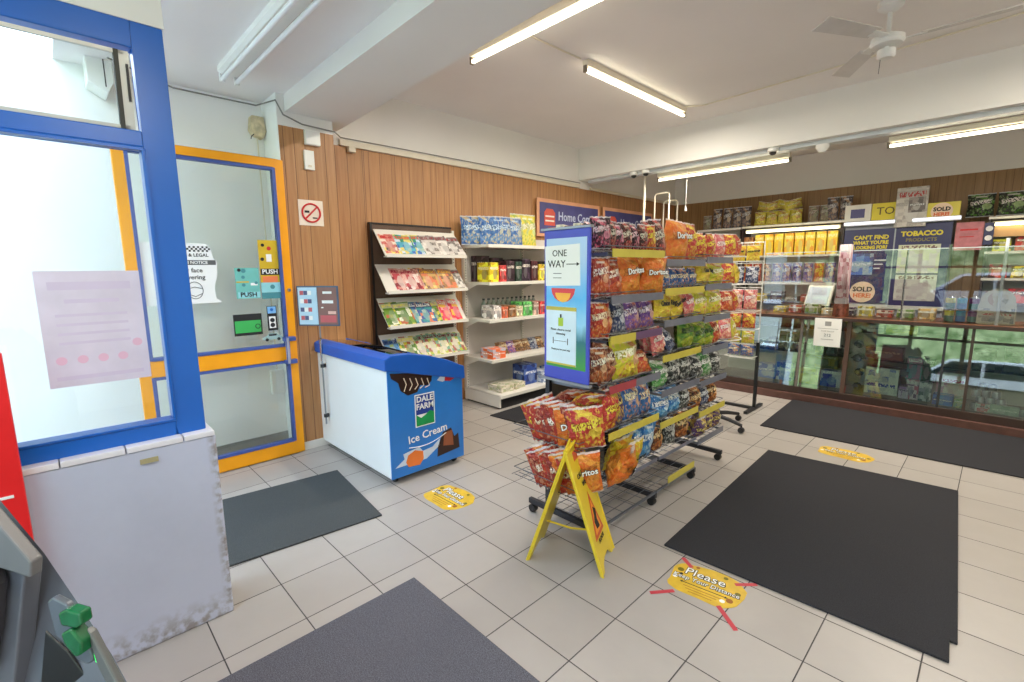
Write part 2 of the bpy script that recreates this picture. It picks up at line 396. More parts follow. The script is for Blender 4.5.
# cable trunking along the top of the boards
b = MB(); b.box(WX, WX+0.03, 0.757, 4.37, 2.72, 2.775, M_cream); b.box(WX, WX+0.03, 4.63, 7.28, 2.72, 2.76, M_cream); struct(b.obj('trim_1', bevel=0.004))
# metal trunking under the rear beam
b = MB(); b.box(-2.3, 4.3, 4.46, 4.58, 2.79, 2.83, mat('trunking', (206, 212, 216), 0.4)); struct(b.obj('trim_2', bevel=0.004))
b = MB(); b.tube([(-2.1, -0.9, 2.93), (-2.425, -0.5, 2.93), (-2.425, 0.07, 2.93), (-2.09, 0.11, 2.9), (-2.085, 0.16, 2.80), (-2.07, 0.3, 2.75), (-2.085, 0.58, 2.745), (WX+0.04, 0.76, 2.785), (WX+0.035, 2.5, 2.79), (WX+0.035, 4.36, 2.79)], 0.006, mat('cable_grey', (136, 134, 130), 0.6), 6)
tag(b.obj('cable', smooth=True), 'thin dark cable drooping over the boarded pier and along the wall top', 'cable')
b = MB(); b.tube([(-0.55, 3.72, 3.262), (-0.35, 3.86, 3.262), (1.9, 3.66, 3.262), (3.0, 3.5, 3.262)], 0.007, M_cream, 6)
tag(b.obj('ceiling_cable', smooth=True), 'pale surface cable crossing the ceiling from lit tube to fan', 'cable')
b = MB(); b.tube([(-0.56, 1.32, 3.262), (-0.545, 2.0, 3.262)], 0.007, M_cream, 6)
tag(b.obj('ceiling_cable', smooth=True), 'short pale cable on the ceiling joining the two lit tubes', 'cable')

# ------------------------------------------------------------------ window wall
M_render = NT('scuffed_plaster'); s = M_render
g = s.n('ShaderNodeNewGeometry'); nz = s.noise(g.outputs['Position'], 2.2, 6, 0.65); nf = s.noise(g.outputs['Position'], 30, 3)
sep = s.n('ShaderNodeSeparateXYZ'); s.l(g.outputs['Position'], sep.inputs[0])
c1 = s.mix(s.ramp(nz, [(0.4, (0, 0, 0, 1)), (0.75, (0.5,)*3+(1,))]), srgb(190, 195, 214), srgb(170, 175, 194))
# scuffs low down and on the corner, patches of worn plaster
low = s.ramp(sep.outputs[2], [(0.02, (1, 1, 1, 1)), (0.13, (0, 0, 0, 1))])
cor = s.ramp(s.math('ADD', sep.outputs[1], 0.92), [(0.0, (0, 0, 0, 1)), (0.03, (1, 1, 1, 1))])
w = s.math('MULTIPLY', s.math('MAXIMUM', low, cor), s.ramp(nf, [(0.42, (0, 0, 0, 1)), (0.62, (0.8,)*3+(1,))]))
s.l(s.mix(w, c1, srgb(132, 122, 112)), s.b.inputs['Base Color']); s.b.inputs['Roughness'].default_value = 0.75; s.bump(nz, 0.15, 0.01)
M_render = s.m
b = MB(); b.box(-0.55, -0.29, -2.42, -0.88, 0, 0.855, M_render); struct(b.obj('wall_window', bevel=0.008))
b = MB()
M_sill = mat('sill_tile', (226, 224, 228), 0.3, var=0.04)
for i in range(8):
    y1 = -0.885-i*0.19+(0 if i == 0 else 0.075)
    b.box(-0.56, -0.283, y1-(0.111 if i == 0 else 0.186), y1, 0.855, 0.878, M_sill)
struct(b.obj('sill_window', bevel=0.003))
b = MB(); b.box(-0.283, -0.279, -1.15, -1.09, 0.80, 0.82, mat('bare_mortar', (170, 160, 120), 0.9)); tag(b.obj('plaster_chip'), 'small yellowish chip in the plaster below the tiled sill', 'chip')
b = MB(); b.box(-0.55, -0.33, -2.42, -0.90, 2.50, 2.96, M_white); struct(b.obj('wall_over_window'))
win = bpy.data.objects.new('window_1', None); C.objects.link(win); win['kind'] = 'structure'
b = MB(); X0, X1 = -0.41, -0.335
b.box(X0, X1, -1.008, -0.905, 0.878, 2.50, M_blue)
b.box(X0, X1, -2.40, -1.008, 0.878, 0.94, M_blue)
b.box(X0, X1, -2.40, -1.008, 2.045, 2.105, M_blue)
b.box(X0, X1, -2.40, -1.008, 2.405, 2.50, M_blue)
b.box(X0, X1, -2.40, -2.32, 0.955, 2.42, M_blue)
# inner glazing lip
for z0, z1 in ((0.94, 0.95), (2.035, 2.045)): b.box(X0+0.01, X1+0.008, -2.3, -1.008, z0, z1, M_blue)
b.box(X0+0.01, X1+0.008, -1.018, -1.008, 0.95, 2.035, M_blue)
b.obj('window_frame', win, bevel=0.004)
b = MB(); b.box(-0.385, -0.379, -2.32, -1.008, 0.94, 2.045, M_glass); b.obj('window_pane', win)
# top-hung vent, ajar
b = MB(); t = R(7)
Mv = Matrix.Translation((-0.372, 0.037, 2.112)) @ Matrix.Rotation(t, 4, 'Y')
M_al = mat('vent_aluminium', (206, 204, 196), 0.4, 0.2); M_gask = mat('gasket', (70, 68, 62), 0.7)
b.box(-0.012, 0.012, -2.3, -1.075, 0, 0.012, M_al, Mv); b.box(-0.012, 0.012, -2.3, -1.075, 0.262, 0.275, M_al, Mv)
b.box(-0.012, 0.012, -1.09, -1.06, 0, 0.275, M_al, Mv); b.box(-0.014, 0.014, -1.105, -1.09, 0.0, 0.275, M_gask, Mv); b.box(-0.012, 0.012, -2.3, -2.27, 0, 0.275, M_al, Mv)
v = b.obj('window_vent', win); b = MB(); b.box(-0.002, 0.002, -2.27, -1.105, 0.012, 0.262, M_glass, Mv); b.obj('vent_pane', v)
b = MB(); b.box(0.012, 0.02, -1.072, -1.064, 0.1, 0.23, M_black, Mv); b.obj('vent_stay', v)
# shopfront low wall and mullions behind the camera
b = MB(); b.box(-0.29, 4.3, -2.46, -2.34, 0, 0.58, mat('front_wall_paint', (170, 168, 164), 0.6)); struct(b.obj('wall_front'))
fr = bpy.data.objects.new('window_2', None); C.objects.link(fr); fr['kind'] = 'structure'
b = MB()
for x in (-0.25, 0.75, 1.62, 2.6, 3.4, 4.26): b.box(x-0.035, x+0.035, -2.43, -2.37, 0.58, 2.96, M_brownd)
b.box(-0.29, 4.3, -2.43, -2.37, 0.58, 0.63, M_brownd); b.box(-0.29, 4.3, -2.43, -2.37, 1.50, 1.55, M_brownd)
b.obj('window_frame', fr)

# poster seen from behind on the glass
b = MB(); M_post = mat('poster_back', (214, 204, 220), 0.7, var=0.05, vscale=9)
b.box(-0.3785, -0.3775, -1.372, -1.068, 1.135, 1.57, M_post)
ps = b.obj('window_poster'); tag(ps, 'pale pinkish poster stuck on the large window, seen from its back', 'poster')
b = MB(); M_f1 = mat('poster_faded', (206, 192, 214), 0.7, var=0.03); M_f2 = mat('poster_faded_red', (222, 178, 200), 0.7, var=0.03)
b.box(-0.3775, -0.3772, -1.34, -1.1, 1.50, 1.53, M_f1); b.box(-0.3775, -0.3772, -1.30, -1.14, 1.45, 1.465, M_f1)
for i in range(4): b.box(-0.3775, -0.3772, -1.33, -1.12, 1.40-i*0.035, 1.41-i*0.035, M_f1)
for y in (-1.33, -1.27, -1.21, -1.15, -1.10): b.cyl((-0.3775, y, 1.235+0.05*(y > -1.12)), 0.016, 0.0004, M_f2, 14, 'x')
b.box(-0.3775, -0.3772, -1.35, -1.09, 1.16, 1.175, M_f1)
b.obj('faded_print', ps)

# ------------------------------------------------------------------ DOOR leaf, open against the lobby wall
dr = bpy.data.objects.new('door_1', None); C.objects.link(dr); dr['kind'] = 'structure'; dr['label'] = 'yellow framed glazed shop door standing open, white lobby wall behind it'
DX0, DX1 = -2.10, -2.06
b = MB()
b.box(DX0, DX1, -0.95, -0.885, 0.01, 2.44, M_yel); b.box(DX0, DX1, 0.055, 0.12, 0.01, 2.44, M_yel)
b.box(DX0, DX1, -0.885, 0.055, 2.375, 2.44, M_yel); b.box(DX0, DX1, -0.885, 0.055, 0.825, 0.945, M_yel); b.box(DX0, DX1, -0.885, 0.055, 0.01, 0.12, M_yel)
b.obj('door_frame', dr, bevel=0.004)
b = MB()
for z0, z1 in ((0.12, 0.825), (0.945, 2.375)):
    b.box(DX0-0.004, DX1+0.006, -0.885, -0.863, z0, z1, M_bead); b.box(DX0-0.004, DX1+0.006, 0.033, 0.055, z0, z1, M_bead)
    b.box(DX0-0.004, DX1+0.006, -0.863, 0.033, z0, z0+0.022, M_bead); b.box(DX0-0.004, DX1+0.006, -0.863, 0.033, z1-0.022, z1, M_bead)
b.obj('glazing_bead', dr, bevel=0.003)
for z0, z1 in ((0.13, 0.815), (0.955, 2.365)):
    b = MB(); b.box(-2.083, -2.078, -0.88, 0.05, z0, z1, M_glass); b.obj('door_pane', dr)
b = MB()
for z in (0.80, 0.99):
    b.box(DX1, DX1+0.05, 0.005, 0.10, z, z+0.035, M_bead)
b.box(DX1+0.03, DX1+0.055, 0.015, 0.045, 0.80, 1.025, mat('handle_grey', (170, 170, 186), 0.3, 0.3)); b.obj('door_handle', dr, bevel=0.005)
b = MB(); b.cyl((DX1, 0.088, 1.41), 0.014, 0.012, M_chrome, 14, 'x'); b.obj('lock_cylinder', dr, smooth=True)

def sheet(name, label, cat, x, y0, y1, z0, z1, m, th=0.0012, group=None):
    b = MB(); b.box(x, x+th, y0, y1, z0, z1, m)
    return tag(b.obj(name), label, cat, group)
def onx(par, name, x, rects, discs=()):
    """flat print on a sheet facing +x"""
    b = MB()
    for (y0, y1, z0, z1, m) in rects: b.box(x, x+0.0005, y0, y1, z0, z1, m)
    for (y, z, r, m) in discs: b.cyl((x, y, z), r, 0.0007, m, 16, 'x')
    return b.obj(name, par)
PX = -2.0775
teal = mat('teal_print', (112, 190, 184), 0.5); cyan = mat('cyan_print', (150, 216, 226), 0.5); dteal = mat('dark_teal_print', (70, 140, 150), 0.5)
yp = mat('mustard_print', (212, 176, 30), 0.5); og = mat('orange_print', (240, 130, 80), 0.5); gr = mat('green_print', (60, 180, 90), 0.5); lb = mat('pale_blue_print', (120, 180, 236), 0.5)
b = MB(); b.prism([(-0.86, 1.77), (-0.47, 1.77), (-0.44, 1.735), (-0.43, 1.66), (-0.405, 1.645), (-0.415, 1.53), (-0.44, 1.45), (-0.435, 1.37), (-0.395, 1.335), (-0.86, 1.33)], lambda p, q, t: (t, p, q), PX, PX+0.0012, M_paper)
s1 = tag(b.obj('door_notice'), 'white face covering notice with torn edge taped to the door glass', 'notice')
rects = []
for i in range(16):
    for j in range(3):
        if (i+j) % 2 == 0: rects.append((-0.66+i*0.0135, -0.6465+i*0.0135, 1.71+j*0.0135, 1.7235+j*0.0135, M_ink))
rects.append((-0.66, -0.415, 1.615, 1.65, mat('grey_ink', (90, 92, 96), 0.6)))
onx(s1, 'checked_border', PX+0.0012, rects)
text('SAFE & LEGAL', 0.033, M_ink, s1, (PX+0.002, -0.56, 1.685), FX, bold=0.0006)
text('TAXI NOTICE', 0.03, M_paper, s1, (PX+0.0024, -0.56, 1.632), FX, bold=0.0006)
text('Wear face', 0.045, M_ink, s1, (PX+0.002, -0.60, 1.575), FX, bold=0.0006)
text('covering', 0.045, M_ink, s1, (PX+0.002, -0.57, 1.525), FX, bold=0.0006)
b = MB(); b.tube([(PX+0.0025, -0.565+0.05*math.cos(a*0.4), 1.43+0.062*math.sin(a*0.4)) for a in range(16)], 0.0022, M_ink, 5, closed=True)
b.tube([(PX+0.0025, -0.612, 1.44), (PX+0.0025, -0.565, 1.455), (PX+0.0025, -0.518, 1.44)], 0.002, M_ink, 5); b.tube([(PX+0.0025, -0.608, 1.405), (PX+0.0025, -0.565, 1.385), (PX+0.0025, -0.522, 1.405)], 0.002, M_ink, 5)
b.obj('mask_drawing', s1)
s2 = sheet('push_sticker', 'mustard and blue PUSH sticker, uppermost on the door glass by the stile', 'sticker', PX, -0.115, 0.03, 1.345, 1.81, yp)
onx(s2, 'sticker_print', PX+0.0012, [(-0.115, 0.03, 1.395, 1.475, cyan), (-0.115, 0.03, 1.345, 1.395, dteal), (-0.10, 0.015, 1.475, 1.525, og), (-0.11, 0.03, 1.535, 1.585, M_ink), (-0.06, -0.02, 1.64, 1.70, M_paper)], [(-0.08, 1.77, 0.013, M_ink), (-0.035, 1.745, 0.016, M_red), (-0.09, 1.66, 0.014, M_ink), (-0.03, 1.44, 0.018, dteal)])
text('PUSH', 0.05, M_paper, s2, (PX+0.0028, -0.04, 1.56), FX, bold=0.001)
s3 = sheet('push_sticker', 'teal PUSH sticker beside the torn white notice on the door', 'sticker', PX, -0.296, -0.125, 1.354, 1.592, teal)
onx(s3, 'sticker_print', PX+0.0012, [(-0.285, -0.13, 1.36, 1.405, cyan), (-0.29, -0.2, 1.478, 1.488, yp), (-0.19, -0.14, 1.455, 1.475, M_paper)], [(-0.265, 1.575, 0.013, M_ink), (-0.235, 1.57, 0.017, dteal), (-0.24, 1.52, 0.013, dteal), (-0.24, 1.46, 0.013, dteal), (-0.15, 1.475, 0.012, dteal)])
text('PUSH', 0.05, M_ink, s3, (PX+0.0028, -0.21, 1.383), FX, bold=0.001)
s4 = sheet('green_sticker', 'green rectangular sticker with black border low on the door glass', 'sticker', PX, -0.336, -0.132, 1.063, 1.232, M_ink)
onx(s4, 'sticker_print', PX+0.0012, [(-0.328, -0.142, 1.085, 1.18, gr)], [(-0.165, 1.13, 0.02, M_ink)]); onx(s4, 'sticker_dot', PX+0.002, [], [(-0.165, 1.13, 0.014, gr)])
s5 = sheet('card_sticker', 'black and pale blue badge sticker beside the green one on door', 'sticker', PX, -0.09, -0.015, 1.085, 1.285, M_ink)
onx(s5, 'sticker_print', PX+0.0012, [(-0.085, -0.02, 1.225, 1.28, lb), (-0.078, -0.028, 1.105, 1.2, M_paper)], [(-0.053, 1.255, 0.012, M_blue)])
onx(s5, 'sticker_ring', PX+0.0019, [], [(-0.053, 1.17, 0.018, M_ink), (-0.053, 1.13, 0.018, M_ink)])
# car-shaped taxi decal
b = MB(); cx, cz = -0.06, 1.01
prof = [(-0.075, 0), (0.075, 0), (0.078, 0.02), (0.05, 0.03), (0.03, 0.05), (-0.025, 0.052), (-0.05, 0.03), (-0.076, 0.024)]
b.prism(prof, lambda p, q, t: (t, cx+p, cz+q), PX, PX+0.001, mat('decal_silver', (160, 190, 190), 0.4))
for p in (-0.045, 0.045): b.cyl((PX+0.001, cx+p, cz+0.002), 0.013, 0.001, M_ink, 12, 'x')
b.box(PX+0.001, PX+0.0015, cx-0.03, cx+0.03, cz+0.031, cz+0.046, M_ink)
tag(b.obj('car_decal'), 'little silver car decal just above the door handle', 'decal')

# ------------------------------------------------------------------ small wall fittings
b = MB(); b.box(-2.1, -2.06, 0.316, 0.44, 2.60, 2.715, M_plastic_w); tag(b.obj('alarm_box', bevel=0.006), 'square white box at the top of the boarded pier', 'box')
b = MB(); b.box(-2.1, -2.075, 0.303, 0.383, 2.40, 2.555, M_plastic_w); b.box(-2.075, -2.07, 0.325, 0.36, 2.42, 2.44, M_cream); tag(b.obj('motion_sensor', bevel=0.008), 'slim white sensor cover below the square box on the pier', 'sensor')
b = MB(); b.box(WX, WX+0.05, 0.83, 0.90, 2.67, 2.72, M_cream); tag(b.obj('junction_box', bevel=0.004), 'small beige junction box under the trunking on the timber wall', 'junction box')
b = MB(); ns = MB(); ns.box(-2.1, -2.096, 0.229, 0.436, 1.945, 2.155, mat('sign_cream', (238, 222, 206), 0.5)); ns = tag(ns.obj('no_smoking_sign'), 'square no smoking sign with red ring on the boarded pier', 'sign')
b = MB(); cy, cz = 0.333, 2.05
b.tube([(-2.094, cy+0.075*math.cos(2*PI*i/28), cz+0.075*math.sin(2*PI*i/28)) for i in range(28)], 0.008, M_red, 6, closed=True)
b.tube([(-2.093, cy-0.052, cz-0.052), (-2.093, cy+0.052, cz+0.052)], 0.007, M_red, 6); b.obj('red_ring', ns, smooth=True)
b = MB(); b.box(-2.096, -2.094, cy-0.055, cy-0.015, cz-0.0, cz+0.018, M_ink); b.box(-2.096, -2.094, cy+0.01, cy+0.05, cz-0.045, cz-0.035, M_ink); b.obj('cigarette_print', ns)
lampt = thing('bell_unit', 'yellowed old bell unit on the white wall above the door', 'door bell', (-2.45, 0.055, 2.66))
M_old = mat('yellowed_plastic', (214, 198, 162), 0.5, var=0.2, vscale=20)
b = MB(); b.prism([(-0.06, 0.06), (-0.045, 0.17), (0.045, 0.17), (0.06, 0.06), (0.035, 0.0), (-0.035, 0.02)], lambda p, q, t: (t, p, q), 0, 0.09, M_old); b.obj('bell_housing', lampt, bevel=0.006)
b = MB(); b.box(0.07, 0.10, -0.03, 0.02, 0.05, 0.10, M_old); b.tube([(0.08, -0.03, 0.03), (0.09, -0.06, 0.0), (0.09, -0.065, -0.02)], 0.004, M_brownd, 6); b.obj('bell_cord', lampt)
b = MB(); b.box(-2.45, -2.40, 0.0, 0.11, 0.47, 0.69, M_plastic_w); tag(b.obj('socket_box', bevel=0.008), 'white box on the lobby wall seen through the lower door glass', 'socket')
b = MB(); b.tube([(-2.43, 0.06, 2.7), (-2.43, 0.06, 0.69)], 0.006, M_cream, 6); tag(b.obj('bell_wire'), 'thin pale wire running down the white lobby wall', 'wire')
# white porch lantern beyond the vent
pl = at(98, 66, 'x', -1.9)
po = thing('porch_light', 'white boxy porch light outside seen through the top window pane', 'light', (-2.3, at(98, 66, 'x', -2.3).y, at(98, 66, 'x', -2.3).z))
b = MB(); b.prism([(-0.07, 0.16), (0.07, 0.16), (0.07, -0.1), (0.03, -0.18), (-0.07, -0.12)], lambda p, q, t: (t, p, q), -0.14, 0.06, M_plastic_w); b.obj('lantern_body', po, bevel=0.006)
b = MB(); b.box(0.06, 0.064, 0.02, 0.026, -0.14, 0.15, M_ink); b.obj('lantern_seam', po)

# ------------------------------------------------------------------ MATS
def floor_mat(name, label, pts, m, th=0.012):
    b = MB(); b.prism(pts, lambda p, q, t: (p, q, t), 0.0005, th, m); return tag(b.obj(name, bevel=0.003), label, 'floor mat')
def rect_of(p, a, l, w):
    a = Vector(a).normalized(); n = Vector((a.y, -a.x)); p = Vector(p)
    return [tuple(p), tuple(p+a*l), tuple(p+a*l+n*w), tuple(p+n*w)]
M_mats = mat_mat('mat_slate', (62, 66, 68), (90, 94, 96)); M_mats2 = mat_mat('mat_speckled', (68, 68, 76), (126, 126, 136))
floor_mat('door_mat', 'slate grey mat lying just inside the yellow door', [(-1.458, 0.138), (-0.578, 0.04), (-0.69, -0.95), (-1.57, -0.86)], M_mats)
floor_mat('floor_mat', 'speckled charcoal mat in front of the cash machine', [(0.109, -0.161), (1.35, -0.163), (1.35, -1.26), (0.112, -1.26)], M_mats2)
floor_mat('floor_mat', 'large plain black mat filling the aisle beside the snack stand', [(0.796, 2.931), (1.984, 3.04), (2.075, 1.20), (2.05, 1.20), (2.058, 1.053), (0.864, 1.006)], M_matg)
floor_mat('floor_mat', 'long black mat laid along the foot of the glass counter', [(0.462, 4.834), (3.9, 4.84), (3.9, 3.74), (2.308, 3.655), (0.517, 3.574)], M_matg)
floor_mat('floor_mat', 'black mat between the wall shelves and the snack stand', [(-1.656, 1.923), (-0.20, 2.07), (-0.4, 3.9), (-1.72, 3.8)], M_matg)

# ------------------------------------------------------------------ floor stickers
def floor_sticker(label, cx, cy, w, h, rz, tape):
    t = thing('floor_sticker', label, 'sticker', (cx, cy, 0), rz, 'distance stickers on the tiles')
    M_fs = mat('floor_sticker_yellow', (216, 178, 52), 0.45, var=0.12, vscale=14)
    b = MB(); n = 28; pts = []
    for i in range(n):
        a = 2*PI*i/n; rr = 1+0.035*math.sin(5*a+1)+0.02*math.sin(9*a)
        pts.append((w/2*rr*math.copysign(abs(math.cos(a))**0.62, math.cos(a)), h/2*rr*math.copysign(abs(math.sin(a))**0.62, math.sin(a))))
    b.prism(pts, lambda p, q, z: (p, q, z), 0.0004, 0.0016, M_fs); b.obj('sticker_sheet', t)
    text('Please', h*0.30, M_ink, t, (-w*0.05, h*0.20, 0.0024), FZ, bold=0.0035)
    text('Please', h*0.30, M_paper, t, (-w*0.05, h*0.20, 0.0032), FZ)
    text('Keep Your Distance', h*0.17, M_ink, t, (0, -h*0.02, 0.0024), FZ, bold=0.003, sx=0.85)
    text('Keep Your Distance', h*0.17, M_paper, t, (0, -h*0.02, 0.0032), FZ, sx=0.85)
    b = MB(); b.box(-w*0.3, w*0.3, -h*0.175, -h*0.16, 0.0016, 0.0024, M_ink)
    for i in range(3): b.box(-w*(0.26-0.05*i), w*(0.26-0.05*i), -h*(0.25+0.07*i)-0.003, -h*(0.25+0.07*i), 0.0016, 0.0022, mat('sticker_brown', (150, 90, 30), 0.5))
    for sx in (-1, 1): b.prism([(sx*w*0.33, -h*0.168), (sx*w*0.29, -h*0.14), (sx*w*0.29, -h*0.196)], lambda p, q, z: (p, q, z), 0.0016, 0.0024, M_ink)
    b.obj('sticker_lines', t)
    b = MB()
    for (x, y, m, r) in ((-0.40, 0.18, mat('sticker_olive', (110, 100, 20), 0.5), 0.026), (-0.36, 0.05, M_ink, 0.014), (-0.42, -0.08, M_paper, 0.02), (0.36, -0.22, mat('sticker_brown', (150, 90, 30), 0.5), 0.026), (0.28, -0.3, M_paper, 0.02), (0.42, 0.05, mat('sticker_olive', (110, 100, 20), 0.5), 0.022), (0.2, 0.4, mat('sticker_olive', (110, 100, 20), 0.5), 0.018), (-0.2, 0.42, mat('sticker_brown', (150, 90, 30), 0.5), 0.016)):
        b = MB(); b.cyl((x*w, y*h, 0.0016), r*0.62, 0.0008, m, 12); b.obj('sticker_flower', t)
    if tape:
        tm = mat('red_tape', (190, 62, 74), 0.5, var=0.05)
        for i, (x0, y0, x1, y1) in enumerate(tape):
            a = Vector((x0, y0)); c = Vector((x1, y1)); n = (c-a).normalized().orthogonal()*0.011
            bb = MB(); bb.face([(*(a-n), 0.0021), (*(c-n), 0.0021), (*(c+n), 0.0021), (*(a+n), 0.0021)], tm); bb.face([(*(a-n), 0.0019), (*(a+n), 0.0019), (*(c+n), 0.0019), (*(c-n), 0.0019)], tm)
            bb.obj('red_tape', t)
    return t
def T(px, py, c, rz):
    p = at(px, py, 'z', 0); d = Vector((p.x-c[0], p.y-c[1])); a = -rz; return (d.x*math.cos(a)-d.y*math.sin(a), d.x*math.sin(a)+d.y*math.cos(a))
c = (1.175, 0.845); rz = R(8)
tp = [T(650, 593, c, rz)+T(674, 591, c, rz), T(683, 558, c, rz)+T(692, 568, c, rz), T(735, 585, c, rz)+T(757, 585, c, rz), T(718, 606, c, rz)+T(736, 631, c, rz)]
floor_sticker('yellow distance sticker held down with strips of red tape', c[0], c[1], 0.345, 0.265, rz, tp)
floor_sticker('yellow distance sticker on the tiles in front of the blue freezer', -0.475, 0.50, 0.36, 0.27, R(2), None)
floor_sticker('yellow distance sticker on the tiles between the two large black mats', 1.275, 3.30, 0.38, 0.24, 0, None)

# ------------------------------------------------------------------ FREEZER
fz = thing('chest_freezer', 'blue and white ice cream chest freezer on castors beside the timber pier', 'freezer', (-0.905, 0.302, 0))
M_fzw = mat('freezer_white', (236, 238, 242), 0.3, var=0.01); M_fzb = mat('freezer_front_blue', (44, 124, 210), 0.3, var=0.05, vscale=4)
M_lid = mat('freezer_lid_blue', (28, 92, 190), 0.35, var=0.03)
L_ = 1.40; W_ = 0.665
b = MB(); b.box(-L_, 0.0, 0, W_, 0.085, 0.865, M_fzw)
# cabinet top slopes down to the far side
b = MB(); prof = [(0, 0.05), (W_, 0.05), (W_, 0.70), (0, 0.865)]
b.prism(prof, lambda p, q, t: (t, p, q), -L_, -0.004, M_fzw); b.obj('cabinet', fz, bevel=0.008)
b = MB(); b.prism([(0.0, 0.05), (W_, 0.05), (W_, 0.70), (0.0, 0.865)], lambda p, q, t: (t, p, q), -0.004, 0.006, M_fzb); fp = b.obj('front_panel', fz, bevel=0.003)
outer = [(-0.022, 0.862), (-0.022, 0.945), (0.03, 0.968), (0.18, 0.962), (0.36, 0.925), (0.52, 0.872), (W_+0.012, 0.80), (W_+0.02, 0.70)]
inner = [(0.07, 0.90), (0.62, 0.76)]
b = MB()
lidp = outer + [(W_, 0.698), (0.0, 0.862)]
for x0, x1 in ((-L_-0.02, -L_+0.07), (-0.06, 0.022)): b.prism(lidp, lambda p, q, t: (t, p, q), x0, x1, M_lid)
b.prism([(-0.022, 0.862), (-0.022, 0.945), (0.03, 0.968), (0.075, 0.966), (0.075, 0.90), (0.0, 0.862)], lambda p, q, t: (t, p, q), -L_+0.07, -0.06, M_lid)
b.prism([(0.60, 0.842), (W_+0.012, 0.80), (W_+0.02, 0.70), (W_, 0.698), (0.60, 0.72)], lambda p, q, t: (t, p, q), -L_+0.07, -0.06, M_lid)
b.obj('lid_frame', fz, bevel=0.006)
M_fglass = glass('freezer_glass', (120, 130, 140), 0.14)
for x0, x1 in ((-L_+0.07, -0.70), (-0.74, -0.06)):
    dz = 0.0 if x0 < -1 else -0.012
    b = MB(); pr = [(0.075, 0.958+dz), (0.18, 0.953+dz), (0.36, 0.918+dz), (0.52, 0.864+dz), (0.60, 0.835+dz)]
    pr2 = pr + [(p, q-0.005) for p, q in pr[::-1]]
    b.prism(pr2, lambda p, q, t: (t, p, q), x0, x1, M_fglass); pn = b.obj('glass_lid', fz)
    b = MB(); b.box(x1-0.02, x1, 0.09, 0.58, 0.0, 0.0, M_black) if False else None
    if x0 < -1:
        b = MB(); pq = [(p, q+0.004) for p, q in pr] + [(p, q-0.008) for p, q in pr[::-1]]
        b.prism(pq, lambda p, q, t: (t, p, q), x1-0.025, x1, M_black); b.obj('lid_rail', pn)
b = MB(); b.box(-L_+0.06, -0.06, 0.07, 0.60, 0.5, 0.51, M_fzw)
b.prism([(0.075, 0.50), (0.60, 0.50), (0.60, 0.705), (0.075, 0.83)], lambda p, q, t: (t, p, q), -0.062, -0.058, mat('freezer_inside', (120, 124, 132), 0.5)); b.obj('inner_liner', fz)
for x in (-L_+0.08, -0.06):
    for y in (0.06, W_-0.06):
        ct = MB(); ct.tube([(x, y, 0.085), (x, y, 0.05)], 0.012, M_black, 8); ct.box(x-0.02, x+0.02, y-0.016, y+0.016, 0.045, 0.07, M_dark)
        ct.lathe([(0, -0.012), (0.032, -0.012), (0.034, 0), (0.032, 0.012), (0, 0.012)], (x, y, 0.034), M_black, 16, 'y'); ct.obj('castor', fz, smooth=True)
# printed decoration of the front
b = MB(); b.box(0.007, 0.009, 0.215, 0.39, 0.395, 0.645, M_paper); lg = b.obj('logo_plate', fz)
b = MB(); b.box(0.009, 0.0096, 0.223, 0.382, 0.49, 0.637, mat('logo_navy', (34, 60, 150), 0.4)); b.obj('logo_field', lg)
b = MB(); b.prism([(0.223, 0.403), (0.382, 0.403), (0.382, 0.49), (0.345, 0.505), (0.305, 0.48), (0.265, 0.462), (0.223, 0.492)], lambda p, q, t: (t, p, q), 0.0097, 0.0102, mat('logo_green', (20, 150, 80), 0.4)); b.obj('logo_hill', lg)
text('DALE', 0.062, M_paper, lg, (0.0105, 0.302, 0.605), FX, bold=0.0016); text('FARM', 0.062, M_paper, lg, (0.0105, 0.302, 0.548), FX, bold=0.0016)
text('Ice Cream', 0.085, M_paper, fz, (0.008, 0.325, 0.325), (PI/2, R(-5), PI/2), bold=0.001)
b = MB(); b.tube([(0.009, 0.15+0.34*i/8, 0.255+0.035*i/8-0.03*math.sin(PI*i/8)) for i in range(9)], 0.003, M_paper, 5); b.obj('underline', fz)
def blob(pts, m, x=0.0075, th=0.0006, name='printed_picture', par=None):
    b = MB(); b.prism(pts, lambda p, q, t: (t, p, q), x, x+th, m); return b.obj(name, par or fz)
M_cho = art('choc_print', [(44, 24, 18), (70, 40, 26), (226, 200, 170), (30, 18, 16)], 6, 5, (230, 210, 180), 0.2); M_rib = mat('ripple_cream', (236, 214, 190), 0.4)
pc = blob([(0.02, 0.84), (0.38, 0.79), (0.37, 0.73), (0.33, 0.70), (0.27, 0.715), (0.24, 0.665), (0.16, 0.655), (0.10, 0.70), (0.085, 0.76), (0.03, 0.80)], mat('choc_brown', (50, 28, 22), 0.4))
b = MB()
for i in range(5): b.tube([(0.0085, 0.13+0.05*i, 0.79-0.008*i), (0.0085, 0.15+0.05*i, 0.74-0.01*i), (0.0085, 0.13+0.045*i, 0.69)], 0.004, M_rib, 5)
b.obj('ripple_print', pc)
pb = blob([(0.42, 0.725), (0.47, 0.705), (0.58, 0.72), (0.62, 0.745), (0.60, 0.76), (0.45, 0.75)], mat('milk_splash', (206, 220, 238), 0.4))
blob([(0.49, 0.71), (0.54, 0.70), (0.585, 0.715), (0.59, 0.75), (0.545, 0.765), (0.50, 0.755)], mat('strawberry', (200, 44, 50), 0.4), 0.0082, name='strawberry_print', par=pb)
px_ = blob([(0.03, 0.13), (0.30, 0.13), (0.42, 0.20), (0.43, 0.26), (0.36, 0.21), (0.27, 0.20), (0.24, 0.24), (0.10, 0.22), (0.11, 0.18)], mat('milk_splash', (206, 220, 238), 0.4))
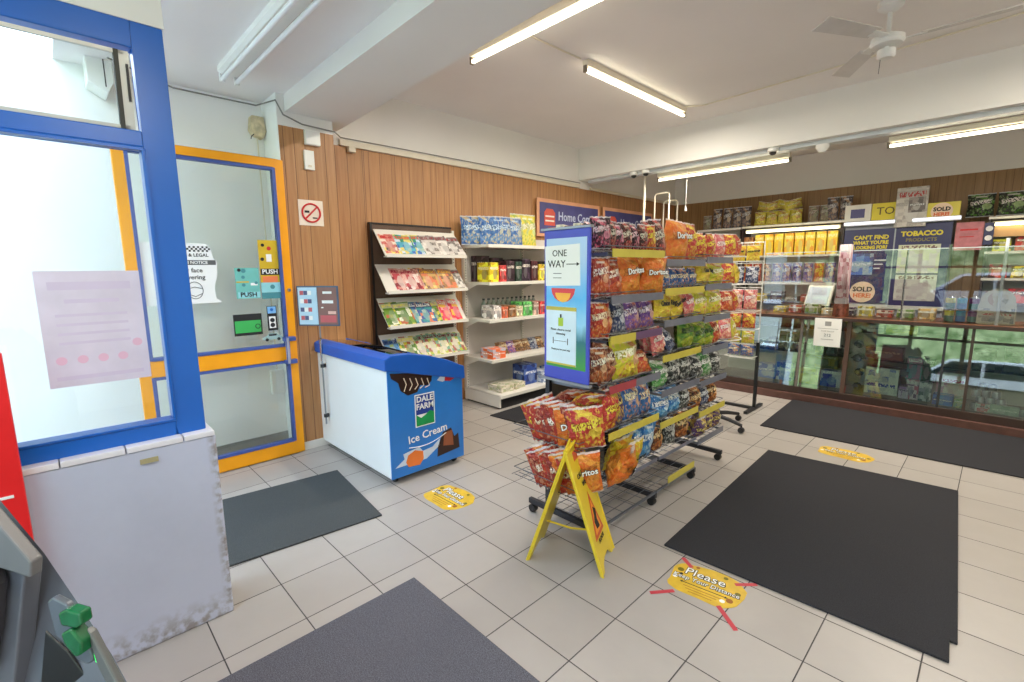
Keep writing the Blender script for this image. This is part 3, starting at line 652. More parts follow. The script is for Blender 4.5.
blob([(0.14, 0.11), (0.24, 0.10), (0.275, 0.14), (0.27, 0.20), (0.20, 0.225), (0.14, 0.20), (0.12, 0.15)], mat('orange_fruit', (236, 124, 50), 0.4), 0.0082, name='orange_print', par=px_)
pd_ = blob([(0.40, 0.115), (0.62, 0.135), (0.61, 0.26), (0.57, 0.24), (0.54, 0.32), (0.46, 0.30), (0.43, 0.24), (0.41, 0.2)], mat('choc_brown', (50, 28, 22), 0.4))
blob([(0.46, 0.19), (0.56, 0.17), (0.55, 0.30), (0.47, 0.29)], mat('choc_mid', (150, 84, 52), 0.4), 0.0082, name='chocolate_print', par=pd_)
# ------------------------------------------------------------------ leaflet frame on a rod beside the freezer
lf = thing('leaflet_frame', 'blue framed double display card on a rod before the boarded pier', 'display card', (-1.93, 0.27, 1.105), R(38))
M_lfw = mat('leaflet_pale_blue', (186, 216, 238), 0.4)
M_lfb = mat('leaflet_brown', (134, 94, 92), 0.4)
b = MB(); b.box(-0.185, 0.185, -0.006, 0.008, 0, 0.335, mat('card_frame', (70, 90, 120), 0.4)); b.obj('card_frame', lf, bevel=0.004)
b = MB(); b.box(-0.172, -0.002, -0.0085, -0.006, 0.012, 0.323, M_lfw); b.obj('card_print', lf)
b = MB(); b.box(0.002, 0.172, -0.0085, -0.006, 0.012, 0.323, M_lfb); b.obj('card_print', lf)
b = MB(); lc = [mat('leaflet_rose', (196, 90, 100), 0.4), mat('leaflet_slate', (80, 84, 130), 0.4), M_paper, mat('leaflet_peach', (226, 180, 170), 0.4)]
b.box(0.03, 0.05, -0.0092, -0.0085, 0.15, 0.16, M_paper); b.obj('card_picture', lf)
for i in range(4):
    b = MB()
    for j in range(3): b.box(-0.155+0.035*j, -0.155+0.035*j+0.033, -0.0092, -0.0085, 0.26-0.07*i, 0.295-0.07*i, lc[(i*2+j) % 3])
    b.obj('card_picture', lf)
for q_ in ((0.05, 0.13, 0.27, 0.29, 2), (0.04, 0.14, 0.19, 0.215, 2), (0.09, 0.16, 0.10, 0.125, 3), (0.02, 0.16, 0.03, 0.09, 0)):
    b = MB(); b.box(q_[0], q_[1], -0.0092, -0.0085, q_[2], q_[3], lc[q_[4]]); b.obj('card_picture', lf)
b = MB(); b.tube([(0, 0.0, 0.0), (0, 0.0, -0.86)], 0.007, M_steel, 8); b.tube([(0, 0, -0.3), (0.0, 0.0, -0.1)], 0.010, M_chrome, 8); b.obj('rod', lf)
b = MB(); b.box(-0.015, 0.015, -0.008, 0.03, -0.36, -0.33, M_dark); b.box(-0.015, 0.015, -0.008, 0.03, -0.80, -0.77, M_dark); b.obj('clamp', lf, bevel=0.002)

# ------------------------------------------------------------------ MAGAZINE RACK
mr = thing('magazine_rack', 'tall white four tier magazine rack fixed on the timber wall', 'magazine rack', (WX, 1.0, 0))
M_back = mat('rack_back_board', (96, 74, 60), 0.6, var=0.1)
b = MB(); b.box(0.003, 0.04, 0.0, 1.00, 0.1, 2.02, M_back); b.obj('back_panel', mr)
b = MB(); b.box(0.04, 0.055, 0.0, 0.02, 0.1, 2.02, M_black); b.box(0.003, 0.05, 0.0, 1.0, 2.02, 2.035, M_black); b.obj('panel_edge', mr)
TIER = [(1.965, 1.70), (1.62, 1.345), (1.28, 1.00), (0.905, 0.64)]
XT, XB = 0.065, 0.285
TY0, TY1 = 0.02, 1.005
for (zt, zb) in TIER:
    b = MB()
    b.hexa([(XT, TY0, zt), (XB, TY0, zb), (XB, TY1, zb), (XT, TY1, zt), (XT+0.008, TY0, zt+0.004), (XB+0.006, TY0, zb+0.006), (XB+0.006, TY1, zb+0.006), (XT+0.008, TY1, zt+0.004)], M_shelf)
    b.box(XB-0.03, XB+0.035, TY0, TY1, zb-0.012, zb, M_shelf); b.box(XB+0.028, XB+0.035, TY0, TY1, zb, zb+0.022, M_shelf)
    b.prism([(0.04, zt-0.02), (XT, zt), (XB, zb-0.01), (XB-0.03, zb-0.012), (0.04, zb-0.01)], lambda p, q, t: (p, t, q), TY0-0.004, TY0, M_shelf) if False else None
    b.obj('tray', mr, bevel=0.002)
b = MB(); b.box(0.003, 0.05, TY1, TY1+0.03, 0.0, 2.0, M_shelf)
for i in range(60): b.box(0.05, 0.0515, TY1+0.010, TY1+0.018, 0.12+i*0.031, 0.134+i*0.031, M_black)
b.obj('slotted_upright', mr)
MAG = [('celebrity magazine', [(230, 214, 200), (196, 70, 70), (90, 60, 50), (240, 220, 90), (210, 120, 110)], (190, 30, 40), 'pink and cream'),
       ('puzzle magazine', [(70, 110, 190), (90, 180, 200), (240, 220, 90), (220, 230, 240), (60, 150, 90)], (230, 50, 60), 'blue and green'),
       ('newspaper', [(214, 208, 204), (200, 194, 190), (120, 112, 108), (226, 222, 218), (90, 84, 84)], (150, 40, 50), 'grey printed'),
       ('gossip magazine', [(190, 80, 90), (226, 190, 180), (240, 230, 226), (120, 40, 50), (210, 150, 140)], (160, 30, 60), 'crimson'),
       ('cookery magazine', [(206, 170, 110), (220, 120, 90), (150, 110, 80), (240, 210, 140), (120, 90, 90)], (240, 180, 60), 'tan and orange'),
       ('gardening magazine', [(110, 150, 50), (70, 110, 40), (220, 200, 60), (190, 80, 60), (230, 230, 210)], (250, 240, 120), 'leafy green'),
       ('travel magazine', [(50, 110, 160), (60, 150, 150), (230, 120, 50), (240, 220, 190), (80, 80, 150)], (255, 255, 255), 'teal and orange'),
       ('story magazine', [(220, 50, 90), (240, 90, 110), (250, 210, 80), (220, 60, 60), (240, 180, 180)], (255, 255, 255), 'hot pink'),
       ('puzzle book', [(60, 130, 190), (120, 170, 210), (190, 210, 90), (240, 240, 240), (70, 80, 120)], (20, 60, 120), 'sky blue'),
       ('word search book', [(180, 190, 70), (220, 210, 190), (170, 60, 90), (240, 226, 200), (100, 160, 150)], (120, 30, 50), 'lime and mauve')]
magm = {}
for i, (nm, cols, tt, cn) in enumerate(MAG):
    mm = art('cover_%d' % i, cols, 5, 7, tt, 0.86)
    b = MB(); b.box(-0.10, 0.10, -0.004, 0.004, 0, 0.285, M_paper)
    b.face([(-0.10, -0.0045, 0), (0.10, -0.0045, 0), (0.10, -0.0045, 0.285), (-0.10, -0.0045, 0.285)], mm)
    magm[i] = b.mesh('magazine')
rows = [[0, 1, 1, 2, 2, 2], [3, 3, 0, 4, 4, 4, 2], [5, 5, 6, 6, 5, 7, 7], [8, 5, 9, 9, 9, 9]]
spans = [(0.05, 1.0), (0.15, 1.0), (0.03, 0.99), (0.04, 0.99)]
TN = ['top', 'second', 'third', 'lowest']
for r, row in enumerate(rows):
    zt, zb = TIER[r]; y0, y1 = spans[r]; n = len(row); sl = math.atan2(XB-XT, zt-zb)
    for k, i in enumerate(row):
        y = y0+0.09+(y1-y0-0.18)*k/(n-1)
        o = bpy.data.objects.new(MAG[i][0].replace(' ', '_'), magm[i]); C.objects.link(o)
        o.location = (WX+XB+0.003+0.004*(k % 2), 1.0+y, zb+0.010); o.rotation_euler = (-sl, R(rnd.uniform(-3, 3)), PI/2)
        o.scale = (1.0, 1, 0.93+0.1*rnd.random())
        if i == 7: o.rotation_euler[1] = R(8)
        tag(o, f'{MAG[i][3]} {MAG[i][0]}, {ORD[k]} from the door side on the {TN[r]} rack tier', 'magazine', 'magazines and papers on the wall rack')

# ------------------------------------------------------------------ WALL SHELVING
ws = thing('wall_shelving', 'white slotted wall shelving bay after the magazine rack', 'shelving', (WX, 2.17, 0))
M_pan = mat('shelf_back_panel', (206, 200, 196), 0.5, var=0.05, vscale=2)
YB = 4.9-2.17
b = MB(); b.box(0.003, 0.03, 0, YB, 0.1, 1.95, M_pan); b.obj('back_panel', ws)
for y in (0.0, 0.95, 1.9, 2.7):
    b = MB(); b.box(0.03, 0.06, y, y+0.03, 0, 1.97, M_shelf)
    for i in range(58): b.box(0.06, 0.0615, y+0.01, y+0.018, 0.15+i*0.031, 0.164+i*0.031, M_black)
    b.obj('slotted_upright', ws)
SH = [(1.835, 0.50), (1.42, 0.50), (1.00, 0.50), (0.545, 0.53), (0.155, 0.66)]
for (z, d) in SH:
    for y0, y1 in ((-0.02, 0.94), (0.955, 1.89), (1.905, 2.7)):
        b = MB(); b.box(0.04, d, y0, y1, z-0.028, z, M_shelf); b.box(d-0.004, d+0.012, y0, y1, z-0.034, z+0.002, M_shelf)
        if z < 1.8:
            for yy in (y0, y1-0.004): b.prism([(0.06, z-0.028), (0.30, z-0.028), (0.06, z-0.12)], lambda p, q, t: (p, t, q), yy, yy+0.004, M_shelf)
        b.obj('shelf', ws, bevel=0.002)
b = MB(); b.box(0.04, 0.64, 0.0, 2.68, 0.0, 0.12, M_black); b.box(0.04, 0.655, -0.022, -0.0, 0.02, 0.155, M_shelf); b.obj('plinth', ws)
SX = WX
def carton(name, label, cat, x0, x1, y0, y1, z0, z1, m, group=None, rz=0, lid=None):
    w, d, h = x1-x0, y1-y0, z1-z0
    b = MB(); b.box(-w/2, w/2, -d/2, d/2, 0, h, m)
    if lid: b.box(-w/2+0.003, w/2-0.003, -d/2+0.003, d/2-0.003, h, h+0.002, lid)
    return tag(b.obj(name, loc=((x0+x1)/2, (y0+y1)/2, z0+0.001), rot=(0, 0, rz), bevel=min(0.004, h*0.1)), label, cat, group)

# ---- packets
def bag_mesh(name, w, h, t, m, seed=0, nx=9, ny=12, foot=False):
    rr = random.Random(seed); b = MB(); k = b._m(m)
    fr = {}; 
    def wd(v): return w*(1-0.06*math.sin(PI*v))*(1+0.015*math.sin(9*v+seed))
    def th(u, v):
        e = max(0.0, 1-abs(2*u-1)**2.6); f = max(0.0, math.sin(PI*min(1, max(0, (v-0.03)/0.94))))**0.55
        return t/2*e*f
    idx = {}
    cr = [[rr.uniform(-1, 1) for _ in range(ny+1)] for _ in range(nx+1)]
    for sd in (-1, 1):
        for i in range(nx+1):
            for j in range(ny+1):
                u, v = i/nx, j/ny
                if sd == 1 and (i in (0, nx) or j in (0, ny)): idx[(1, i, j)] = idx[(-1, i, j)]; continue
                x = (u-0.5)*wd(v); y = sd*(th(u, v)+0.10*t*cr[i][j]*(0 if i in (0, nx) or j in (0, ny) else 1)*min(1, 4*v, 4*(1-v)))
                z = v*h
                if j in (0, ny): z += (0.004 if i % 2 else -0.0)
                if j in (0, ny): y = 0.004*math.sin(i*1.7+seed)
                idx[(sd, i, j)] = len(b.v); b.v.append((x, y, z))
    for sd in (-1, 1):
        for i in range(nx):
            for j in range(ny):
                f = [idx[(sd, i, j)], idx[(sd, i+1, j)], idx[(sd, i+1, j+1)], idx[(sd, i, j+1)]]
                uv = [(i/nx, j/ny), ((i+1)/nx, j/ny), ((i+1)/nx, (j+1)/ny), (i/nx, (j+1)/ny)]
                if sd == 1: f = f[::-1]; uv = [(1-a, c) for a, c in uv[::-1]]
                if len(set(f)) < 3: continue
                b.f.append(tuple(f)); b.mi.append(k); b.uv.append(uv)
    return b.mesh(name, smooth=True)
PK = {  # key: colours (body, second, food), flash, colour words, kind words, text
 'orange': ((236, 102, 24), (244, 136, 40), (250, 178, 60), (250, 250, 250), 'orange', 'tortilla chip packet', 'Doritos'),
 'red': ((190, 34, 36), (216, 74, 34), (240, 150, 50), (250, 236, 200), 'red', 'crisp packet', None),
 'maroon': ((150, 30, 36), (206, 76, 36), (226, 120, 50), (250, 240, 230), 'maroon and orange', 'corn snack packet', None),
 'blackpink': ((34, 26, 34), (70, 22, 44), (226, 70, 110), (236, 210, 220), 'black and pink', 'sweet bag', None),
 'blackred': ((36, 26, 26), (120, 28, 34), (230, 90, 80), (220, 220, 200), 'black and red', 'sweet bag', None),
 'purple': ((104, 62, 150), (130, 84, 170), (226, 130, 60), (240, 230, 250), 'purple', 'snack packet', None),
 'navy': ((30, 40, 80), (60, 80, 130), (200, 200, 210), (220, 226, 240), 'navy and silver', 'crisp packet', None),
 'lime': ((206, 212, 40), (240, 220, 50), (214, 84, 60), (250, 250, 220), 'yellow and lime', 'snack packet', None),
 'yellow': ((240, 208, 30), (246, 226, 70), (232, 120, 40), (60, 90, 60), 'yellow', 'onion ring packet', 'Onion Rings'),
 'brown': ((110, 50, 30), (170, 80, 40), (220, 130, 60), (240, 240, 220), 'brown', 'popcorn bag', None),
 'blueorange': ((40, 90, 170), (60, 120, 190), (240, 140, 60), (250, 240, 200), 'blue and orange', 'corn snack packet', None),
 'blue': ((30, 110, 200), (60, 150, 220), (160, 210, 240), (250, 250, 250), 'bright blue', 'crisp packet', None),
 'green': ((50, 130, 60), (90, 170, 80), (220, 226, 210), (250, 250, 250), 'green', 'crisp packet', None),
 'greenyellow': ((60, 130, 40), (170, 190, 40), (230, 220, 90), (30, 60, 30), 'green and yellow', 'snack packet', None),
 'blackwhite': ((40, 42, 44), (70, 74, 76), (220, 220, 216), (230, 230, 230), 'black and white', 'snack packet', None),
 'pink': ((226, 90, 110), (240, 130, 120), (250, 210, 160), (255, 240, 240), 'pink', 'snack packet', None),
 'purpleyellow': ((80, 50, 110), (110, 70, 120), (230, 190, 60), (240, 220, 120), 'purple and yellow', 'snack packet', None),
 'redyellow': ((196, 40, 50), (210, 70, 40), (240, 206, 60), (250, 230, 60), 'red and yellow', 'snack packet', None),
 'orangeblack': ((60, 34, 24), (150, 70, 30), (246, 150, 50), (250, 220, 160), 'black and orange', 'corn snack packet', None),
}
BAGM = {}
def bag(key, w, h, t, loc, rot, label, group, name=None, var=0, cat='packet'):
    q = PK[key]; kk = (key, w, h, t, var)
    first = kk not in BAGM
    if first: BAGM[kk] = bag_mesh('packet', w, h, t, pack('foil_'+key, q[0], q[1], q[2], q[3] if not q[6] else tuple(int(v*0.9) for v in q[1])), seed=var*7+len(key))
    o = bpy.data.objects.new((name or q[5]).replace(' ', '_'), BAGM[kk]); C.objects.link(o); o.location = loc; o.rotation_euler = rot
    if q[6] and w > 0.12:
        tk = ('t',)+kk
        if tk not in BAGM:
            tt = text(q[6], w*(0.20 if len(q[6]) > 8 else 0.235), M_ink if key == 'yellow' else M_paper, o, (0, -t*0.5-0.004, h*0.60), (PI/2, R(-5), 0), bold=0.0012, ext=0.001)
            BAGM[tk] = tt
            if key != 'yellow':
                t2 = text(q[6], w*0.235, M_ink, o, (0, -t*0.5-0.0025, h*0.60), (PI/2, R(-5), 0), name='lettering_outline', bold=0.0035, ext=0.0008); BAGM[('t2',)+kk] = t2
        else:
            for z in ('t', 't2'):
                if (z,)+kk in BAGM:
                    s_ = BAGM[(z,)+kk]; c_ = s_.copy(); C.objects.link(c_); c_.parent = o
    tag(o, label, cat, group); return o
# ---- goods on the wall shelves
G1 = 'goods on the wall shelving'
y = 2.24
PK['azure'] = ((36, 96, 180), (90, 140, 200), (226, 196, 110), (190, 220, 250), 'blue', 'crisp multipack', None)
PK['lemon'] = ((232, 214, 40), (244, 230, 90), (150, 190, 60), (250, 250, 230), 'yellow', 'crisp multipack', None)
for k in range(7):
    ang = R(70 if k in (0, 1, 3) else 86)
    bag('azure', 0.24, 0.33, 0.09, (SX+(0.17, 0.22, 0.27, 0.33, 0.35, 0.33, 0.35)[k], 2.19+k*0.088, 1.838), (R(-6), 0, ang), f'blue crisp multipack, {ORD[k]} from the rack end of the top wall shelf', G1, 'crisp_multipack', k % 2)
for k in range(3):
    bag('lemon', 0.20, 0.39, 0.10, (SX+0.28, 2.83+k*0.11, 1.838), (R(-4), 0, R(84)), f'yellow crisp multipack, {ORD[k]} past the blue ones on top wall shelf', G1, 'crisp_multipack', k)
B2 = [((220, 190, 40), 'yellow', 0.15), ((190, 60, 60), 'red', 0.12), ((60, 40, 50), 'dark', 0.14), ((40, 60, 50), 'dark green', 0.12), ((50, 34, 50), 'plum', 0.15), ((70, 30, 34), 'maroon', 0.13), ((212, 180, 50), 'gold', 0.15), ((60, 50, 60), 'black', 0.14), ((150, 60, 40), 'brick red', 0.13)]
y = 2.24
CNT = {}
def boxrow(y, z, xf, items, where, hs, depth=0.22, cat='box', name='biscuit_box'):
    for k, (c, cn, w) in enumerate(items):
        m_ = art('carton_%s' % cn.replace(' ', '_'), [c, tuple(int(v*0.6) for v in c), tuple(min(255, int(v*1.3)+20) for v in c), c], 4, 4, (240, 232, 220), 0.7)
        h = hs[k % len(hs)]
        carton(name, f'{cn} {name.replace("_", " ")} standing {ORD[k]} from the rack end on {where}', cat, xf-depth, xf, y, y+w-0.012, z, z+h, m_, G1, rz=R(rnd.uniform(-4, 4)))
        y += w
boxrow(2.24, 1.42, SX+0.42, B2, 'the second wall shelf', [0.22, 0.19, 0.24, 0.23, 0.26, 0.24, 0.2, 0.24])
for k in range(4):
    carton('biscuit_box', f'flat box stacked behind, {ORD[k]} along the back of the second wall shelf', 'box', SX+0.07, SX+0.17, 2.26+0.22*k, 2.46+0.22*k, 1.42, 1.42+0.30-0.02*k, art('carton_dark', [(60, 40, 50), (90, 60, 60), (40, 30, 40), (120, 60, 60)], 4, 4, (220, 210, 200), 0.7), G1)
boxrow(2.27, 1.00, SX+0.45, [((210, 200, 200), 'white and red', 0.13), ((190, 90, 60), 'rust', 0.10), ((150, 100, 60), 'tan', 0.13), ((200, 180, 150), 'cream', 0.12), ((90, 170, 90), 'green', 0.17), ((180, 150, 140), 'beige', 0.11), ((190, 60, 60), 'scarlet', 0.13)], 'the third wall shelf', [0.15, 0.13, 0.14, 0.12, 0.17, 0.16, 0.16])
# dumpy bottles behind them
bt = MB(); M_bot = mat('clear_drink', (150, 160, 150), 0.15, var=0.1); M_capd = mat('dark_cap', (50, 52, 56), 0.4)
bt.lathe([(0, 0), (0.032, 0), (0.034, 0.01), (0.034, 0.13), (0.03, 0.155), (0.013, 0.19), (0.013, 0.20)], (0, 0, 0), M_bot, 14)
btm = bt.mesh('bottle', smooth=True); cp = MB(); cp.cyl((0, 0, 0.20), 0.016, 0.02, M_capd, 12); cpm = cp.mesh('cap')
lbm = MB(); lbm.lathe([(0.0348, 0.04), (0.0352, 0.045), (0.0352, 0.10), (0.0348, 0.105)], (0, 0, 0), mat('bottle_label_grey', (196, 196, 200), 0.5, var=0.2, vscale=40), 14); lbm = lbm.mesh('label')
def bottle(loc, label, grp, mats=None, sc=1.0):
    o = bpy.data.objects.new('bottle', btm); C.objects.link(o); o.location = loc; o.scale = (sc,)*3
    for nm, me in (('cap', cpm), ('bottle_label', lbm)):
        c = bpy.data.objects.new(nm, me); C.objects.link(c); c.parent = o
    return tag(o, label, 'bottle', grp)
for k in range(12):
    bottle((SX+0.17, 2.36+k*0.078, 1.001), f'squat clear bottle, {ORD[k]} in the row at the back of the third wall shelf', G1)
carton('orange_carton', 'orange and pale blue carton at the front of the fourth wall shelf', 'box', SX+0.28, SX+0.50, 2.20, 2.40, 0.545, 0.66, art('carton_orangeblue', [(232, 110, 60), (236, 120, 70), (190, 200, 220), (232, 110, 60)], 3, 2, (250, 250, 250), 0.5), G1)
PK['cookie'] = ((150, 96, 50), (90, 60, 44), (210, 150, 80), (240, 220, 180), 'brown', 'bread roll bag', None)
for k in range(6):
    bag(('cookie', 'purple', 'cookie', 'cookie', 'navy', 'cookie')[k], 0.17, 0.17, 0.10, (SX+0.36, 2.50+k*0.13, 0.547), (R(-30), 0, R(80+6*(k % 2))), f'small snack bag, {ORD[k]} past the orange carton on the fourth wall shelf', G1, 'snack_bag', 3)
carton('sugar_bag', 'cream paper pack lying at the rack end of the bottom wall shelf', 'box', SX+0.34, SX+0.58, 2.25, 2.45, 0.155, 0.235, art('carton_creamg', [(214, 206, 186), (190, 180, 150), (160, 170, 120), (226, 220, 206)], 4, 3, (120, 130, 90), 0.5), G1)
carton('sugar_bag', 'second cream paper pack lying on the bottom wall shelf', 'box', SX+0.32, SX+0.56, 2.47, 2.66, 0.155, 0.225, art('carton_creamg', [(1,)*3], 1, 1), G1, rz=R(8))
carton('blue_box', 'navy blue box standing on the bottom wall shelf', 'box', SX+0.30, SX+0.50, 2.70, 2.93, 0.155, 0.40, art('carton_navy', [(34, 52, 120), (50, 80, 160), (30, 40, 90), (90, 120, 190)], 3, 3, (230, 235, 245), 0.6), G1)
carton('blue_box', 'pale blue and white box beside the navy one on bottom wall shelf', 'box', SX+0.36, SX+0.58, 2.95, 3.10, 0.155, 0.30, art('carton_pale', [(190, 200, 220), (220, 226, 236), (120, 140, 180), (206, 214, 228)], 4, 4, (40, 50, 100), 0.7), G1)
carton('blue_box', 'flat blue box at the front edge of the bottom wall shelf', 'box', SX+0.36, SX+0.60, 3.13, 3.34, 0.155, 0.32, art('carton_mid', [(40, 90, 160), (60, 120, 180), (200, 210, 226), (40, 80, 150)], 4, 3, (240, 240, 250), 0.6), G1)

# ------------------------------------------------------------------ Home Corner signs above the shelving
def wall_sign(label, y0, y1, z0, z1, txt):
    t = thing('category_sign', label, 'sign', (WX+0.04, y0, z0)); w = y1-y0; h = z1-z0
    M_pch = mat('sign_peach', (218, 160, 124), 0.5); M_nv = mat('sign_navy', (70, 70, 128), 0.5, var=0.08)
    b = MB(); b.box(0, 0.012, 0, w, 0, h, M_pch); b.obj('sign_board', t, bevel=0.01)
    b = MB(); b.box(0.012, 0.016, 0.05, w-0.05, 0.04, h-0.05, M_nv); b.obj('sign_field', t, bevel=0.002)
    b = MB(); rd = mat('sign_red', (200, 80, 66), 0.5)
    b.prism([(0.14, 0.15), (0.36, 0.15), (0.36, 0.32), (0.31, 0.37), (0.19, 0.37), (0.14, 0.32)], lambda p, q, tt: (tt, p, q), 0.016, 0.020, rd)
    b.box(0.020, 0.0215, 0.16, 0.34, 0.26, 0.28, M_shelf); b.box(0.020, 0.0215, 0.16, 0.34, 0.20, 0.22, M_shelf); b.obj('sign_emblem', t)
    text(txt, 0.17, mat('sign_text', (190, 200, 226), 0.5), t, (0.0185, w*0.62, h*0.56), FX, sx=0.9, bold=0.002)
    for yy in (0.12, w-0.12):
        b = MB(); b.box(-0.04, 0.0, yy, yy+0.03, 0.06, 0.10, M_steel); b.obj('sign_bracket', t)
wall_sign('navy Home Corner sign with peach border, nearer the door', 3.42, 4.83, 2.0, 2.50, 'Home Corner')
wall_sign('navy Home Corner sign with peach border, further from the door', 4.92, 6.4, 2.0, 2.50, 'Home Corner')

# ------------------------------------------------------------------ SNACK STAND
def wires(b, x0, x1, y0, y1, z, nx, ny, r, m):
    for i in range(nx+1): x = x0+(x1-x0)*i/nx; b.box(x-r, x+r, y0, y1, z-r, z+r, m)
    for j in range(ny+1): y = y0+(y1-y0)*j/ny; b.box(x0, x1, y-r, y+r, z-r-0.004, z+r-0.004, m)
st = thing('snack_stand', 'long grey wire snack stand on castors with yellow price strips', 'display stand', (0.1, 0.77, 0))
BAY = [(0.0, 0.61), (0.625, 1.18), (1.195, 1.66)]
XFRONT = 0.50
TZ = [[1.65, 1.40, 1.18, 0.90, 0.63, 0.34], [1.60, 1.42, 1.22, 0.995, 0.765, 0.555, 0.335], [1.62, 1.43, 1.20, 0.97, 0.73, 0.50, 0.29]]
STC = ['ygyryg', 'gygygy', 'ggggyg']
STC = [['y', 'g', 'y', 'r', 'y', None], ['g', 'y', 'g', 'y', 'g', 'y', None], ['g', 'g', 'g', 'g', 'g', 'y', 'g']]
for k, y in enumerate((0.0, 0.617, 1.187, 1.67)):
    b = MB(); b.box(0.085, 0.115, y-0.012, y+0.012, 0.06, 1.74, M_dark); b.obj('upright', st)
    b = MB(); b.box(-0.06, 0.50, y-0.014, y+0.014, 0.055, 0.09, M_dark); b.obj('base_arm', st, bevel=0.003)
    for x in (-0.03, 0.47):
        ct = MB(); ct.tube([(x, y, 0.06), (x, y, 0.045)], 0.01, M_black, 8)
        ct.lathe([(0, -0.018), (0.026, -0.018), (0.028, 0), (0.026, 0.018), (0, 0.018)], (x, y, 0.028), M_black, 14, 'y'); ct.obj('castor', st, smooth=True)
for k, (y0, y1) in enumerate(BAY):
    if k < 2:
        b = MB(); wires(b, 0.0, XFRONT, y0+0.01, y1-0.01, 0.10, 7, 5, 0.0015, M_wire); b.box(0.49, 0.50, y0, y1, 0.09, 0.105, M_wire); b.obj('wire_deck', st)
    for q, z in enumerate(TZ[k]):
        b = MB(); wires(b, 0.07, XFRONT-0.01, y0+0.012, y1-0.012, z-0.012, 5, 6, 0.0016, M_wire)
        b.tube([(0.07, y0+0.01, z+0.03), (XFRONT-0.01, y0+0.01, z+0.03), (XFRONT-0.01, y1-0.01, z+0.03), (0.07, y1-0.01, z+0.03)], 0.003, M_wire, 6)
        b.box(0.07, XFRONT, y0+0.01, y0+0.014, z-0.02, z-0.005, M_wire); b.box(0.07, XFRONT, y1-0.014, y1-0.01, z-0.02, z-0.005, M_wire)
        b.obj('wire_basket', st)
        s_ = STC[k][q]
        b = MB(); ya = y0+(0.05 if k == 0 else 0.01)
        if s_:
            mm = {'y': M_strip_y, 'g': M_strip_g, 'r': M_strip_r}[s_]
            dz = -0.045
            if k == 0 and q == 2: b.box(XFRONT, XFRONT+0.006, ya, ya+0.25, z-0.03, z+0.014, M_strip_y); b.box(XFRONT, XFRONT+0.006, ya+0.25, y1-0.005, z-0.03, z+0.014, mat('plum_label_strip', (104, 74, 110), 0.4))
            elif k == 0 and q == 3: b.box(XFRONT, XFRONT+0.006, ya, ya+0.27, z-0.03, z+0.014, M_strip_r); b.box(XFRONT, XFRONT+0.006, ya+0.27, y1-0.005, z-0.03, z+0.014, M_strip_g)
            else: b.box(XFRONT, XFRONT+0.006, ya, y1-0.005, z-0.03, z+0.014, mm)
        else: b.box(XFRONT-0.004, XFRONT+0.004, ya, y1-0.005, z-0.02, z+0.0, M_strip_g)
        b.obj('price_strip', st)
b = MB(); b.box(0.495, 0.50, 0.78, 1.17, 0.105, 0.15, M_strip_y); b.obj('price_strip', st)
b = MB(); wires(b, 0.0, 0.0, 0, 0, 0, 1, 1, 0.0, M_wire) if False else None
b.box(0.090, 0.096, 0.0, 1.67, 0.12, 1.72, mat('stand_back_panel', (120, 112, 104), 0.5)); b.obj('back_panel', st)
# end baskets
for z in (0.60, 0.33):
    b = MB(); 
    for i in range(6): b.box(0.0, 0.49, -0.02-0.035*i-0.0016, -0.02-0.035*i+0.0016, z-0.0016, z+0.0016, M_wire)
    for i in range(8): b.box(-0.02+0.07*i-0.0016, -0.02+0.07*i+0.0016, -0.20, 0.0, z-0.005, z-0.002, M_wire)
    b.tube([(0.0, 0.0, z+0.05), (0.0, -0.2, z+0.05), (0.49, -0.2, z+0.05), (0.49, 0.0, z+0.05)], 0.003, M_wire, 6)
    b.obj('end_basket', st)
GS = 'snack packets on the wire stand'
def row(k, q, items):
    """items (key, w, h, t, [yaw], [lean]) side by side from the near end, facing the aisle"""
    y0, y1 = BAY[k]; z = TZ[k][q]; n = len(items)
    room = (0.17, 0.27, 0.19)[k] if q == 0 else TZ[k][q-1]-z-0.01
    items = [(i[0], min(i[1]*1.14, i[1]+0.02), min(i[2]*1.06, room), i[3]*1.25)+tuple(i[4:]) for i in items]; tot = sum(i[1] for i in items); gap = ((y1-y0)-tot)/n if n else 0
    y = 0.77+y0+gap/2; nm = ['nearest', 'middle', 'far'][k]
    for j, it in enumerate(items):
        key, w, h, t = it[:4]; yaw = it[4] if len(it) > 4 else 0; lean = it[5] if len(it) > 5 else -8; dx = it[6] if len(it) > 6 else 0
        colr, kind = PK[key][4], PK[key][5]
        bag(key, w, h, t, (0.1+XFRONT-0.075+dx, y+w/2, z+0.0), (R(lean+rnd.uniform(-4, 4)), R(rnd.uniform(-6, 6)), R(90+yaw+rnd.uniform(-10, 10))), f'{colr} {kind}, {ORD[j]} along, {ORD[q]} tier of the {nm} snack stand bay', GS, var=(j+q) % 3)
        # the packets filed behind the front one
        if it[3] < 0.114 and w > 0.1:
            bag(key, w, h*0.98, t, (0.1+XFRONT-0.15+dx, y+w/2+0.01, z+0.0), (R(lean), R(rnd.uniform(-9, 9)), R(90+yaw+rnd.uniform(-4, 12))), f'{colr} {kind} filed behind {ORD[j]} one, {ORD[q]} tier, {nm} stand bay', GS, var=(j+q+1) % 3)
        y += w+gap
row(0, 0, [('blackpink', 0.09, 0.17, 0.05, 10), ('blackred', 0.09, 0.16, 0.05), ('blackpink', 0.09, 0.17, 0.05, -8), ('blackred', 0.09, 0.17, 0.05), ('blackpink', 0.09, 0.16, 0.05), ('blackred', 0.09, 0.17, 0.05, 8), ('redyellow', 0.085, 0.17, 0.05, -20)])
